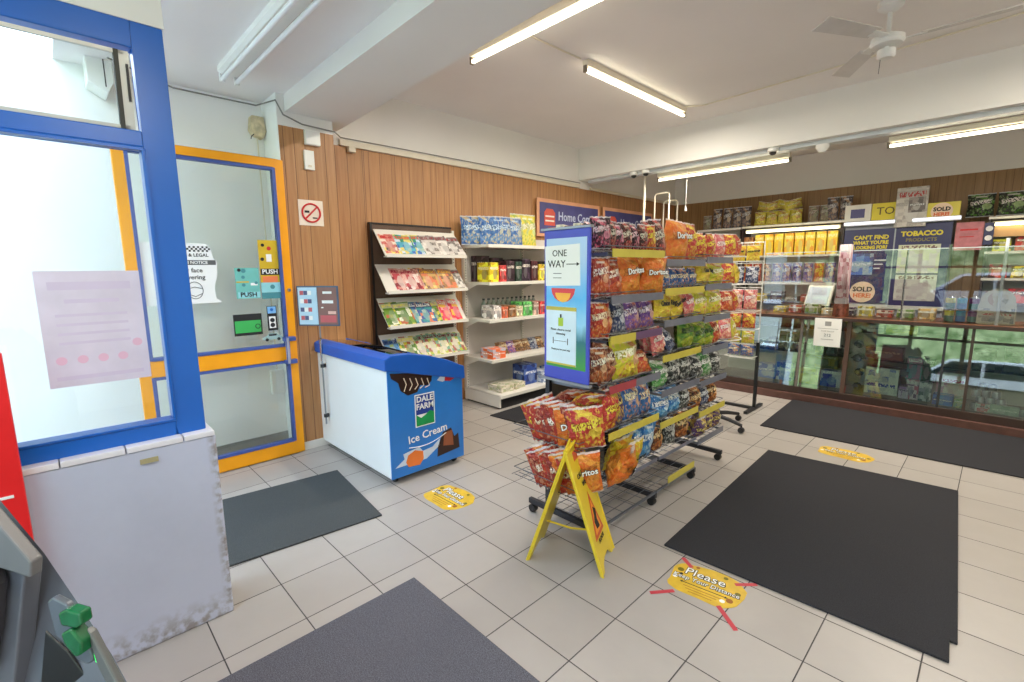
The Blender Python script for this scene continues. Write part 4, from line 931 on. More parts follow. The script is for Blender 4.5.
row(0, 1, [('maroon', 0.13, 0.20, 0.07, 8), ('maroon', 0.13, 0.20, 0.07, 0), ('orange', 0.185, 0.22, 0.08, -6), ('orange', 0.155, 0.22, 0.08, -32, 2, 0.03)])
row(0, 2, [('red', 0.17, 0.20, 0.08, 5), ('navy', 0.10, 0.19, 0.08, -30), ('purple', 0.17, 0.20, 0.08, 0), ('purple', 0.13, 0.20, 0.08, -14)])
row(0, 3, [('brown', 0.20, 0.25, 0.12, 10), ('lime', 0.22, 0.25, 0.10, 0), ('red', 0.15, 0.16, 0.09, -14, -35)])
row(0, 4, [('redyellow', 0.19, 0.24, 0.09, 12, 4, 0.03), ('purpleyellow', 0.11, 0.23, 0.07, 0), ('blueorange', 0.15, 0.24, 0.08, 0), ('blueorange', 0.11, 0.21, 0.07, 0)])
row(0, 5, [('orange', 0.17, 0.24, 0.11, 20, 28, 0.06), ('yellow', 0.16, 0.24, 0.09, 0, 24, 0.02), ('blue', 0.12, 0.24, 0.05, -24, 6), ('blue', 0.12, 0.24, 0.05, -24, 8)])
row(1, 0, [('blackred', 0.12, 0.27, 0.06, 0), ('orange', 0.22, 0.30, 0.10, -4), ('redyellow', 0.12, 0.25, 0.07, 0)])
row(1, 1, [('blueorange', 0.085, 0.13, 0.06)]*6)
row(1, 2, [('yellow', 0.22, 0.18, 0.08, 0, -6), ('yellow', 0.18, 0.17, 0.07, 0, -6), ('pink', 0.13, 0.17, 0.07)])
row(1, 3, [('pink', 0.14, 0.18, 0.08, 10), ('navy', 0.15, 0.16, 0.07, 12, -25), ('greenyellow', 0.17, 0.20, 0.10, 0)])
row(1, 4, [('green', 0.20, 0.19, 0.09, 8, -12), ('blackwhite', 0.13, 0.18, 0.08), ('blackwhite', 0.15, 0.19, 0.08)])
row(1, 5, [('blue', 0.20, 0.18, 0.08, 0, -4), ('blue', 0.17, 0.19, 0.08, 0), ('blackwhite', 0.13, 0.15, 0.06)])
row(1, 6, [('orangeblack', 0.15, 0.19, 0.07, 0), ('blackwhite', 0.10, 0.18, 0.05, -35), ('orangeblack', 0.16, 0.19, 0.07, 0)])
row(2, 0, [('redyellow', 0.13, 0.24, 0.07), ('redyellow', 0.12, 0.22, 0.06), ('pink', 0.12, 0.2, 0.06)])
row(2, 1, [('yellow', 0.19, 0.16, 0.09, 0, -10), ('lime', 0.17, 0.16, 0.09)])
row(2, 2, [('lime', 0.18, 0.19, 0.08), ('lime', 0.18, 0.19, 0.08)])
row(2, 3, [('greenyellow', 0.16, 0.2, 0.10, 6), ('greenyellow', 0.15, 0.18, 0.10), ('red', 0.15, 0.19, 0.08)])
row(2, 4, [('blackwhite', 0.16, 0.18, 0.09, 8), ('green', 0.15, 0.19, 0.08), ('blackwhite', 0.13, 0.18, 0.08)])
row(2, 5, [('orangeblack', 0.14, 0.17, 0.08), ('navy', 0.14, 0.17, 0.08), ('orangeblack', 0.14, 0.17, 0.08)])
row(2, 6, [('purpleyellow', 0.15, 0.17, 0.09, 0, 20), ('purpleyellow', 0.14, 0.17, 0.08, 0, 18), ('purpleyellow', 0.13, 0.17, 0.08, 0, 15)])
# files of packets across the near end
for r, (z, ks) in enumerate(((0.60, ['redyellow', 'red', 'maroon', 'maroon', 'red', 'orange', 'maroon', 'redyellow']), (0.33, ['red', 'maroon', 'red', 'maroon', 'orange', 'red', 'orange']))):
    for j, key in enumerate(ks):
        x = 0.305+0.040*j + (0 if r == 0 else 0.02)
        bag(key, 0.20, 0.25-0.01*(j % 3), 0.085, (x, 0.665-0.012*(j % 2), z+0.002), (R(6), R(-20+2.2*j+rnd.uniform(-3, 3)), R(48+rnd.uniform(-5, 5))), f'{PK[key][4]} packet, {ORD[j]} from the shelf side in the {("upper", "lower")[r]} end basket', GS, var=j % 3)
for j in range(2):
    bag(('maroon', 'redyellow', 'red')[j], 0.17, 0.19, 0.07, (0.36+0.12*j, 0.70, 0.815), (R(62), 0, R(70)), f'packet laid flat on the filed ones below the blue board, {ORD[j]} over', GS, var=j)
for j, (z, key) in enumerate(((1.42, 'maroon'), (1.18, 'red'), (0.93, 'brown'), (1.66, 'blackpink'))):
    bag(key, 0.12, 0.17 if z > 1.6 else 0.20, 0.07, (0.55, 0.785, z), (R(-4), 0, R(58)), f'{PK[key][4]} packet turned outward at the stand end, {("second", "third", "fourth", "first")[j]} tier', GS, var=1)
# top carton display (small cartons along the very top)
for j in range(6):
    cc = [((150, 60, 50), 'rust'), ((230, 220, 200), 'cream'), ((120, 70, 50), 'brown'), ((220, 210, 190), 'ivory'), ((170, 80, 60), 'terracotta'), ((226, 226, 220), 'white')][j]
    carton('snack_box', f'{cc[1]} snack box tucked behind the top edge of the blue board, {ORD[j]} along', 'box', 0.15+0.062*j, 0.20+0.062*j, 0.80, 0.90, 1.655, 1.80+0.01*(j % 2), art('topbox_%s' % cc[1], [cc[0], tuple(int(v*0.8) for v in cc[0])], 3, 3, (90, 60, 60), 0.6), GS, rz=R(20))

# poster board on the end of the stand
pb = thing('poster_board', 'tall blue bordered poster board hung on the near end of snack stand', 'poster', (0.268, 0.655, 0.952), R(-2))
BW, BH = 0.318, 0.815
M_pblue = mat('poster_violet', (66, 76, 190), 0.35, var=0.06, vscale=5)
s = NT('poster_sky'); uv = s.n('ShaderNodeTexCoord').outputs['UV']; sep = s.n('ShaderNodeSeparateXYZ'); s.l(uv, sep.inputs[0])
nz = s.noise(uv, 4, 3)
s.l(s.ramp(s.math('ADD', sep.outputs[1], s.math('MULTIPLY', nz, 0.15)), [(0.10, srgb(60, 150, 60)), (0.30, srgb(40, 110, 120)), (0.42, srgb(150, 206, 240)), (0.62, srgb(90, 180, 240)), (0.95, srgb(176, 204, 240))]), s.b.inputs['Base Color']); s.b.inputs['Roughness'].default_value = 0.3
M_psky = s.m
b = MB(); b.box(0, BW, 0, 0.014, 0, BH, M_pblue); b.obj('board', pb, bevel=0.003)
b = MB(); b.box(-0.02, BW+0.01, -0.008, 0.02, BH, BH+0.012, M_steel); b.obj('clip_rail', pb)
b = MB(); b.box(-0.025, BW+0.012, -0.008, 0.02, -0.014, 0.0, M_steel)
b.obj('clip_rail', pb)
b = MB(); b.box(0.018, BW-0.018, -0.001, 0.0, 0.07, BH-0.045, M_psky); b.obj('poster_print', pb)
b = MB(); b.box(0.028, BW-0.045, -0.003, -0.001, BH-0.30, BH-0.085, M_paper, Matrix.Rotation(R(-1.5), 4, 'Y')); nt = b.obj('handwritten_note', pb)
text('ONE', 0.05, M_ink, nt, (0.115, -0.0036, BH-0.125), FY); text('WAY', 0.055, M_ink, nt, (0.095, -0.0036, BH-0.182), FY)
b = MB(); b.box(0.165, 0.235, -0.0036, -0.003, BH-0.184, BH-0.180, M_ink); b.prism([(0.235, BH-0.192), (0.255, BH-0.182), (0.235, BH-0.172)], lambda p, q, t: (p, t, q), -0.0036, -0.003, M_ink)
b.box(0.07, 0.13, -0.0036, -0.003, BH-0.232, BH-0.229, M_ink); b.box(0.07, 0.13, -0.0036, -0.003, BH-0.256, BH-0.253, M_ink); b.obj('arrow', nt)
b = MB(); pr = [(0.055+0.0, BH-0.31), (0.225, BH-0.31)] + [(0.14+0.085*math.cos(a*PI/8), BH-0.31-0.075*math.sin(a*PI/8)) for a in range(1, 8)]
b.prism(pr, lambda p, q, t: (p, t, q), -0.0022, -0.0012, mat('ball_red', (222, 62, 66), 0.4))
b.prism([(0.14+0.055*math.cos(a*PI/8), BH-0.335-0.05*math.sin(a*PI/8)) for a in range(0, 9)], lambda p, q, t: (p, t, q), -0.0030, -0.0022, mat('ball_orange', (250, 180, 60), 0.4)); b.obj('ball_print', pb)
b = MB(); b.box(0.020, 0.235, -0.004, -0.001, 0.085, 0.405, mat('notice_ice', (214, 232, 248), 0.4)); n2 = b.obj('distance_notice', pb)
b = MB(); b.box(0.018, 0.237, -0.0046, -0.004, 0.385, 0.405, M_strip_y); b.obj('notice_edge', n2); b = MB(); b.box(0.02, 0.235, -0.0046, -0.004, 0.085, 0.095, M_strip_y); b.obj('notice_edge', n2); b = MB(); b.box(0.11, 0.145, -0.0046, -0.004, 0.30, 0.345, mat('bottle_lime', (170, 200, 50), 0.4)); b.box(0.122, 0.133, -0.0046, -0.004, 0.345, 0.365, M_ink); b.obj('bottle_print', n2); b = MB()
b.box(0.07, 0.075, -0.0046, -0.004, 0.20, 0.235, M_ink); b.box(0.175, 0.18, -0.0046, -0.004, 0.20, 0.235, M_ink); b.box(0.08, 0.17, -0.0046, -0.004, 0.216, 0.218, M_ink); b.obj('arrow_print', n2)
text('Please observe social', 0.017, M_ink, n2, (0.127, -0.005, 0.28), FY); text('distancing', 0.017, M_ink, n2, (0.127, -0.005, 0.258), FY); text('Thank you for your help', 0.014, M_ink, n2, (0.127, -0.005, 0.17), FY)

# ------------------------------------------------------------------ yellow wet floor A-frame
af = thing('wet_floor_sign', 'yellow folding wet floor sign standing at the end of the snack stand', 'floor sign', (0.53, 0.60, 0), 0)
F1a, F1b = Vector((0.785, 0.527, 0)), Vector((0.672, 0.790, 0))
F2a = Vector((0.405, 0.362, 0)); F2b = F2a+(F1b-F1a)
O_ = Vector((0.53, 0.60, 0))
ta = (F1a+F2a)/2; tb = (F1b+F2b)/2; dd = (tb-ta)
APZ = 0.635
Ta = ta+dd*0.04+Vector((0, 0, APZ)); Tb = Ta+(F1b-F1a)*0.97
M_af = mat('sign_yellow_plastic', (218, 192, 48), 0.35, var=0.05, vscale=8)
M_afr = mat('sign_warning_red', (200, 80, 40), 0.4)
def panel(Fa, Fb, out, nm):
    b = MB()
    a0, b0, a1, b1 = Fa-O_, Fb-O_, Ta-O_, Tb-O_
    U = (b0-a0)
    def P(s_, t_): # s along width, t up
        lo = a0+(b0-a0)*s_; hi = a1+(b1-a1)*s_; return lo+(hi-lo)*t_
    n = (b0-a0).cross(a1-a0).normalized(); 
    if n.dot(out) < 0: n = -n
    n = n*0.012
    # outline with two feet and an arched cut between them
    poly = [(0.0, 0.0), (0.16, 0.0), (0.25, 0.05), (0.38, 0.075), (0.62, 0.075), (0.75, 0.05), (0.84, 0.0), (1.0, 0.0), (1.0, 1.0), (0.5, 1.045), (0.0, 1.0)]
    A = [P(*q) for q in poly]
    N = len(A)
    for i in range(N): j = (i+1) % N; b.face([A[i], A[j], A[j]-n, A[i]-n], M_af)
    strips = [((0, 0), (0.13, 0), (0.20, 0.10)), ]
    b.face(A, M_af); b.face([q-n for q in A[::-1]], M_af)
    # raised rim
    for s0 in (0.0, 1.0): b.tube([P(s0, 0.0)+n*0.1, P(s0, 1.0)+n*0.1], 0.006, M_af, 6)
    o = b.obj(nm, af); return o, P, n
right, P, n = panel(F1a, F1b, Vector((1, 0.4, 0.4)), 'front_panel')
left, P2, n2 = panel(F2a, F2b, Vector((-1, -0.4, 0.4)), 'rear_panel')
def plaque(nm, poly, m, k=0.06, par=right):
    b = MB(); A = [P(*q)+n*k for q in poly]; B_ = [P(*q)+n*(k+0.06) for q in poly]; N = len(A)
    for i in range(N): j = (i+1) % N; b.face([A[i], A[j], B_[j], B_[i]], m)
    b.face(B_, m); return b.obj(nm, par)
plaque('warning_triangle', [(0.2, 0.24), (0.8, 0.24), (0.5, 0.60)], M_afr); plaque('warning_field', [(0.3, 0.27), (0.7, 0.27), (0.5, 0.53)], mat('sign_orange', (236, 150, 40), 0.4), 0.14)
plaque('falling_figure', [(0.42, 0.30), (0.6, 0.29), (0.55, 0.36), (0.62, 0.43), (0.5, 0.47), (0.46, 0.4), (0.38, 0.36)], M_ink, 0.22)
plaque('carry_hole', [(0.3, 0.88), (0.7, 0.88), (0.68, 0.95), (0.32, 0.95)], M_afr)
ex = (P(1, .5)-P(0, .5)).normalized(); ey = (P(.5, 1)-P(.5, 0)).normalized(); ez = ex.cross(ey)
for wd, tt, sz, m_ in (('CAUTION', 0.76, 0.036, M_ink), ('WET', 0.68, 0.036, M_ink), ('FLOOR', 0.17+0.04, 0.03, M_ink)):
    to = text(wd, sz, m_, right, (0, 0, 0), (0, 0, 0), bold=0.0008)
    mm = Matrix((ex, ey, ez)).transposed().to_4x4(); p = P(0.5, tt)+ez*0.003; mm.translation = p
    to.matrix_local = mm
b = MB(); b.tube([P(0.5, 0.27)-n, (P(0.5, 0.27)+P2(0.5, 0.27))/2+Vector((0, 0, -0.02)), P2(0.5, 0.27)-n2], 0.006, M_af, 6); b.obj('spreader_bar', af)
b = MB(); b.tube([Ta-O_+Vector((0, 0, 0.003)), Tb-O_+Vector((0, 0, 0.003))], 0.012, M_af, 8); b.obj('hinge', af)

# ------------------------------------------------------------------ spinner stand on a star base, wire rack beyond
sp = thing('spinner_stand', 'revolving packet stand on a black star base with castors', 'display stand', (0.13, 3.30, 0))
b = MB(); b.tube([(0, 0, 0.08), (0, 0, 1.85)], 0.02, M_wirew, 10); b.obj('pole', sp, smooth=True)
b = MB(); b.cyl((0, 0, 0.06), 0.045, 0.09, M_black, 14); b.obj('hub', sp, smooth=True)
for k in range(5):
    a = R(-12+72*k); e = Vector((math.cos(a)*0.34, math.sin(a)*0.34, 0.075))
    b = MB(); b.tube([(0, 0, 0.115), e*0.6+Vector((0, 0, 0.055)), e], 0.024, M_black, 8, r2=0.016); f_ = b.obj('foot', sp, smooth=True)
    ct = MB(); ct.lathe([(0, -0.02), (0.026, -0.02), (0.03, 0), (0.026, 0.02), (0, 0.02)], (e.x, e.y, 0.030), M_black, 14, 'y'); ct.tube([e, (e.x, e.y, 0.03)], 0.008, M_black, 6); ct.obj('castor', f_, smooth=True)
for z in (0.88, 1.14, 1.40, 1.66):
    b = MB(); b.tube([(0.24*math.cos(2*PI*i/20), 0.24*math.sin(2*PI*i/20), z) for i in range(20)], 0.004, M_wirew, 6, closed=True)
    for k in range(6): a = R(60*k); b.tube([(0, 0, z), (0.24*math.cos(a), 0.24*math.sin(a), z)], 0.003, M_wirew, 5)
    b.obj('wire_ring', sp)
G2 = 'packets on the revolving stand'
SPK = [['redyellow', 'pink', 'redyellow', 'red'], ['yellow', 'lime', 'redyellow', 'yellow'], ['red', 'maroon', 'red', 'redyellow'], ['lime', 'yellow', 'pink', 'lime'], ['pink', 'purpleyellow', 'navy', 'greenyellow'], ['purpleyellow', 'lime', 'brown', 'purpleyellow']]
for q, z in enumerate((1.66, 1.40, 1.14, 0.88)):
    for j in range(4):
        key = SPK[q][j]; a = R(-150+50*j); bag(key, 0.14, 0.20, 0.07, (0.13+0.17*math.cos(a+0.3), 3.30+0.17*math.sin(a+0.3), z+0.006), (R(-10), 0, a+0.3+PI/2), f'{PK[key][4]} packet, {ORD[j]} round the revolving stand, {ORD[q]} ring from its top', G2, var=j % 3)
wr = thing('wire_rack', 'narrow white wire rack on a black foot before the counter', 'display stand', (0.12, 4.12, 0))
b = MB()
for x in (-0.14, 0.15): b.tube([(x, 0, 0.55), (x, 0, 1.83)], 0.007, M_wirew, 8)
for z in (0.56, 0.72, 0.90, 1.06, 1.20, 1.34, 1.40, 1.60, 1.82): b.tube([(-0.14, 0, z), (0.15, 0, z)], 0.0045, M_wirew, 6); 
for z in (0.60, 0.90, 1.10, 1.38, 1.62): b.tube([(-0.14, 0, z), (-0.14, -0.16, z), (0.15, -0.16, z), (0.15, 0, z)], 0.0045, M_wirew, 6)
for i in range(5): b.tube([(-0.08+0.058*i, 0, 0.56), (-0.08+0.058*i, 0, 1.82)], 0.002, M_wirew, 5)
b.obj('wire_frame', wr)
b = MB(); b.box(0.135, 0.165, -0.015, 0.015, 0.03, 0.75, M_black); b.obj('post', wr)
b = MB(); b.box(0.13, 0.17, -0.25, 0.22, 0.0, 0.03, M_black); b.box(-0.16, 0.17, -0.02, 0.02, 0.0, 0.03, M_black); b.obj('foot', wr, bevel=0.003)
G3 = 'packets on the white wire rack'
WRK = [('yellow', 1.62), ('navy', 1.385), ('pink', 1.105), ('redyellow', 0.905), ('lime', 0.74), ('blueorange', 0.605)]
for q, (key, z) in enumerate(WRK):
    for j in range(2):
        h = [0.17, 0.18, 0.22, 0.17, 0.14, 0.12][q]
        bag(key, 0.13, h, 0.06, (0.045+0.145*j, 4.12-0.09, z), (R(-6), 0, R(20*j-5)), f'{PK[key][4]} packet, {("inner", "outer")[j]} one on shelf {("one", "two", "three", "four", "five", "six")[q]} of the white wire rack', G3, var=j)

# ------------------------------------------------------------------ ceiling pole, cord, domes, detector
b = MB(); b.tube([(-1.49, 4.66, 0), (-1.49, 4.66, 3.27)], 0.016, M_cream, 8); tag(b.obj('service_pole', smooth=True), 'thin cream pole running up to the ceiling behind snack stand', 'pole')
for k, (x, y_, zt, lb_) in enumerate(((-1.52, 5.0, 2.60, 'nearer'), (at(664, 200, 'y', 5.5).x, 5.5, 2.56, 'further'))):
    b = MB(); b.tube([(x, y_, 0), (x, y_, zt-0.03), (x+0.03, y_, zt), (x+0.19, y_, zt), (x+0.22, y_, zt-0.03), (x+0.22, y_, 0)], 0.010, M_cream, 8)
    tag(b.obj('tubular_frame', smooth=True), f'cream tubular frame rising behind the snack stand, the {lb_} one', 'frame')
for k, (x, lb_) in enumerate(((-1.53, 'first from the timber wall'), (-1.35, 'beside the pole'), (0.18, 'above the counter screens'))):
    t = thing('dome_camera', f'small white dome camera under the rear beam, {lb_}', 'camera', (x, 4.44, 2.83), group='dome cameras')
    b = MB(); b.lathe([(0.0, 0), (0.055, 0), (0.055, -0.035), (0.04, -0.045), (0, -0.045)], (0, 0, 0), M_plastic_w, 20); b.obj('camera_base', t, smooth=True)
    b = MB(); b.lathe([(0.036, -0.043), (0.033, -0.06), (0.02, -0.073), (0, -0.078)], (0, 0, 0), M_black, 18); b.obj('dome', t, smooth=True)
b = MB(); b.lathe([(0, 0), (0.06, 0), (0.06, -0.03), (0.045, -0.055), (0.03, -0.075), (0, -0.075)], (0.63, 4.5, 2.83-0.04), M_plastic_w, 20); b.cyl((0.63, 4.5, 2.78), 0.02, 0.05, M_plastic_w, 12)
tag(b.obj('smoke_detector', smooth=True), 'round white smoke detector between the two rear tube lights', 'detector')
b = MB(); b.tube([(-0.87, 4.62, 2.78), (-0.87, 4.62, 2.34)], 0.0025, M_plastic_w, 5); b.lathe([(0, 0.06), (0.008, 0.055), (0.016, 0.01), (0.012, 0), (0, 0)], (-0.87, 4.62, 2.28), M_plastic_w, 12)
tag(b.obj('pull_cord', smooth=True), 'white pull cord with a bell shaped end hanging by the rear tube', 'pull cord')

# ------------------------------------------------------------------ tube lights
def tube_light(label, loc, length, rz, on=True, twin=False, drop=0.0):
    t = thing('tube_light', label, 'light', loc, rz, 'fluorescent tube lights')
    h = length/2
    b = MB(); w = 0.03 if not twin else 0.07
    b.prism([(-w, 0), (-w, -0.035), (-w*0.7, -0.05), (w*0.7, -0.05), (w, -0.035), (w, 0)], lambda p, q, s_: (s_, p, q), -h, h, M_cream if on else M_plastic_w); b.obj('batten', t, bevel=0.002)
    if drop:
        b = MB()
        for x in (-h*0.7, h*0.7): b.tube([(x, 0, 0), (x, 0, drop)], 0.008, M_cream, 6)
        b.obj('hanger', t)
    for k, y in enumerate((0,) if not twin else (-0.045, 0.045)):
        for x in (-h, h):
            b = MB(); b.box(x-0.012, x+0.012, y-0.016, y+0.016, -0.10, -0.045, M_plastic_w if not on else mat('lamp_holder', (120, 110, 96), 0.4)); b.obj('lamp_holder', t, bevel=0.003)
        b = MB(); b.tube([(-h+0.01, y, -0.082), (h-0.01, y, -0.082)], 0.0145, M_tube_on if on else M_tube_off, 12); b.obj('tube', t, smooth=True)
    return t
tube_light('lit tube light on the ceiling nearest the front beam', (-0.28, 1.27, CZ), 1.55, 0)
tube_light('lit tube light pointing from the front beam towards the rear beam', (-0.535, 2.93, CZ), 1.75, PI/2)
tube_light('lit tube light under the rear beam, end by the pull cord', (-0.50, 4.66, 2.80), 1.58, 0)
tube_light('lit tube light under the rear beam, above the tobacco display', (1.90, 4.72, 2.80), 1.52, 0, drop=0.03)
tube_light('unlit twin tube fitting on the entrance ceiling', (-1.10, -0.27, 2.96), 1.50, 0, on=False, twin=True)
tube_light('added unseen fill tube over the aisle near the ceiling fan', (2.6, 3.0, CZ), 1.55, PI/2)  # added fitting out of view, fills the right side with light
tube_light('added unseen fill tube over the cash machine side of the shop', (2.2, -0.9, 2.96), 1.5, 0)  # added fitting above the camera, out of view, for more light

# ------------------------------------------------------------------ ceiling fan
fn = thing('ceiling_fan', 'white ceiling fan with motor hub and long blades', 'fan', (1.36, 2.84, CZ))
M_fan = mat('fan_white', (222, 222, 220), 0.4); M_blade = mat('fan_blade', (206, 202, 200), 0.5)
b = MB(); b.lathe([(0, 0), (0.075, 0), (0.07, -0.03), (0.03, -0.06), (0, -0.06)], (0, 0, 0), M_fan, 24); b.obj('canopy', fn, smooth=True)
b = MB(); b.tube([(0, 0, -0.05), (0, 0, -0.20)], 0.014, M_fan, 10); b.obj('down_rod', fn, smooth=True)
b = MB(); b.lathe([(0, -0.19), (0.05, -0.195), (0.092, -0.215), (0.096, -0.245), (0.085, -0.262), (0.03, -0.268), (0, -0.268)], (0, 0, 0), M_fan, 28); b.obj('motor', fn, smooth=True)
b = MB(); b.lathe([(0, -0.265), (0.014, -0.265), (0.014, -0.285), (0.052, -0.29), (0.052, -0.33), (0.04, -0.342), (0, -0.342)], (0, 0, 0), M_fan, 22); b.obj('switch_cup', fn, smooth=True)
b = MB(); b.tube([(-0.03, 0, -0.34), (-0.032, 0, -0.43)], 0.002, M_dark, 5); b.obj('pull_chain', fn)
for k in range(3):
    Mx = Matrix.Rotation(R(2+120*k), 4, 'Z') @ Matrix.Rotation(R(11), 4, 'X')
    b = MB(); b.hexa([Mx @ Vector(q) for q in ((0.17, -0.05, -0.232), (0.62, -0.065, -0.232), (0.62, 0.065, -0.232), (0.17, 0.05, -0.232), (0.17, -0.05, -0.226), (0.62, -0.065, -0.226), (0.62, 0.065, -0.226), (0.17, 0.05, -0.226))], M_blade); bl = b.obj('blade', fn, bevel=0.002)
    b = MB(); b.hexa([Mx @ Vector(q) for q in ((0.07, -0.018, -0.236), (0.20, -0.03, -0.236), (0.20, 0.03, -0.236), (0.07, 0.018, -0.236), (0.07, -0.018, -0.23), (0.20, -0.03, -0.23), (0.20, 0.03, -0.23), (0.07, 0.018, -0.23))], M_fan); b.obj('blade_bracket', bl)

# ------------------------------------------------------------------ COUNTER
ct = thing('shop_counter', 'long glass fronted display counter with brown worktop', 'counter', (0, 4.90, 0))
CX0, CX1 = -0.55, 3.9
b = MB(); b.box(CX0, CX1, -0.09, 0.02, 0.0, 0.085, mat('plinth_brown', (94, 62, 56), 0.5, var=0.15, vscale=12)); b.box(CX0, CX1, 0.02, 0.6, 0.0, 0.12, M_brownd); b.obj('plinth', ct, bevel=0.003)
b = MB(); b.box(CX0, CX1, -0.05, 0.03, 0.085, 0.165, M_brownd); b.obj('bottom_rail', ct, bevel=0.003)
b = MB(); b.box(CX0, CX1, -0.015, 0.62, 0.968, 1.0, mat('worktop_brown', (112, 68, 46), 0.3, var=0.2, vscale=7)); b.box(CX0, CX1, -0.02, -0.012, 0.962, 1.0, M_brownd); b.obj('worktop', ct, bevel=0.003)
b = MB(); b.box(CX0, CX1, 0.56, 0.60, 0.12, 0.965, mat('counter_back', (196, 192, 184), 0.6)); b.box(CX0, CX1, 0.03, 0.56, 0.12, 0.165, mat('counter_floor', (150, 140, 128), 0.5)); b.obj('carcass', ct)
for x, m_, w_ in ((-0.52, M_brownd, 0.03), (0.47, mat('pale_post', (120, 112, 108), 0.4), 0.02), (0.925, M_brown, 0.035), (1.72, M_dark, 0.012), (1.91, M_brownd, 0.015), (2.9, M_brownd, 0.03), (3.87, M_brownd, 0.03)):
    xa, xb = x-w_/2-0.004, x+w_/2+0.004; b = MB(); b.hexa([(xa, -0.043, 0.165), (xb, -0.043, 0.165), (xb, -0.01, 0.165), (xa, -0.01, 0.165), (xa, 0.04, 0.965), (xb, 0.04, 0.965), (xb, 0.1, 0.965), (xa, 0.1, 0.965)], m_); b.obj('post', ct, bevel=0.002)
for x0, x1 in ((CX0, 0.46), (0.48, 0.905), (0.945, 1.90), (1.92, 2.885), (2.915, 3.86)):
    b = MB(); b.hexa([(x0, -0.035, 0.165), (x1, -0.035, 0.165), (x1, -0.031, 0.165), (x0, -0.031, 0.165), (x0, 0.049, 0.962), (x1, 0.049, 0.962), (x1, 0.053, 0.962), (x0, 0.053, 0.962)], M_glassg); b.obj('glass_front', ct)
    b = MB(); b.box(x0+0.01, x1-0.01, 0.10, 0.55, 0.545, 0.551, M_glass); b.box(x0+0.01, x1-0.01, 0.12, 0.55, 0.84, 0.846, M_glass); b.obj('glass_shelf', ct)
G4 = 'goods inside the glass counter'
def good(px0, py0, px1, py1, dep, name, label, cat, m, z0=None, th=0.14, y=5.08, group=G4):
    a = at(px0, (py0+py1)/2, 'y', y); c = at(px1, (py0+py1)/2, 'y', y); t_ = at((px0+px1)/2, py0, 'y', y).z; bt_ = at((px0+px1)/2, py1, 'y', y).z
    if z0 is None: z0 = bt_
    return carton(name, label, cat, a.x, c.x, y, y+th, z0, max(z0+0.02, z0+(t_-bt_)), m, group)
A_ = art
FL_ = 0.166; SH_ = 0.552
good(757, 369, 775, 383, 0, 'blue_carton', 'pale blue and white carton on the counter floor by the stand', 'box', A_('g_bluewhite', [(120, 150, 230), (210, 220, 240), (80, 110, 210)], 3, 3, (250, 250, 250), 0.6), FL_)
good(776, 366, 792, 384, 0, 'blue_carton', 'deep blue carton on the counter floor beside the pale blue one', 'box', A_('g_blue', [(60, 90, 210), (120, 150, 230), (230, 240, 250)], 3, 2, (250, 250, 250), 0.6), FL_)
good(799, 367, 818, 383, 0, 'yellow_carton', 'yellow carton on the floor of the glass counter below the notice', 'box', A_('g_yellow', [(226, 206, 50), (210, 190, 40), (190, 150, 50)], 4, 3, (120, 90, 30), 0.7), FL_)
good(820, 371, 843, 387, 0, 'blue_carton', 'blue and white carton beside the yellow one in the glass counter', 'box', A_('g_blue2', [(50, 70, 190), (60, 110, 210), (230, 235, 245)], 5, 1, (250, 250, 250), 0.9), FL_)
good(805, 356, 838, 369, 0, 'clear_tub', 'olive tinted tub on the lower shelf behind the paper notice', 'tub', A_('g_olive', [(120, 126, 90), (90, 96, 80), (170, 150, 60)], 5, 2, (200, 200, 180), 0.8), 0.36, y=5.2)
for k in range(9):
    cc = [((150, 160, 150), 'grey'), ((90, 60, 50), 'brown'), ((60, 80, 60), 'dark green'), ((180, 180, 170), 'white'), ((120, 60, 60), 'maroon'), ((70, 70, 80), 'slate'), ((150, 130, 60), 'mustard'), ((90, 110, 120), 'steel blue'), ((60, 50, 50), 'near black')][k]
    carton('small_carton', f'{cc[1]} small carton on the middle glass shelf of the end cabinet', 'box', -0.05+0.105*k, 0.035+0.105*k, 5.1+0.04*(k % 3), 5.24, SH_, SH_+0.10+0.03*(k % 4), art('small_%d' % k, [cc[0], tuple(int(v*0.7) for v in cc[0]), tuple(min(255, v+60) for v in cc[0])], 3, 3, (230, 230, 220), 0.7), G4)
good(865, 349, 903, 361, 0, 'long_box', 'long dark red box with yellow lid edge inside the counter', 'box', A_('g_longred', [(124, 52, 46), (110, 46, 42), (130, 60, 50)], 6, 2, (200, 150, 120), 0.6), SH_, th=0.16)
b = MB(); 
for k in range(2):
    bb = MB(); bb.lathe([(0, 0), (0.045, 0), (0.045, 0.20), (0, 0.20)], (0, 0, 0), mat('grey_roll', (96, 98, 104), 0.4, var=0.2, vscale=30), 18, 'x'); a = at(866+19*k, 368, 'y', 5.08)
    tag(bb.obj('film_roll', loc=(a.x, 5.14, 0.165+0.26), smooth=True), f'grey roll on the white tray, {("nearer the brown post", "nearer the cards")[k]}', 'roll', G4)
good(864, 373, 898, 399, 0, 'white_crate', 'white box with blue band on the counter floor by the post', 'box', A_('g_whiteblue', [(220, 226, 224), (190, 200, 210), (90, 120, 200), (226, 230, 226)], 5, 5, (70, 90, 190), 0.35), FL_, th=0.2)
good(898, 388, 908, 400, 0, 'small_carton', 'purple and white small carton beside the white box in counter', 'box', A_('g_pw', [(160, 120, 180), (220, 210, 230)], 2, 2, (60, 40, 90), 0.7), FL_, y=5.02)
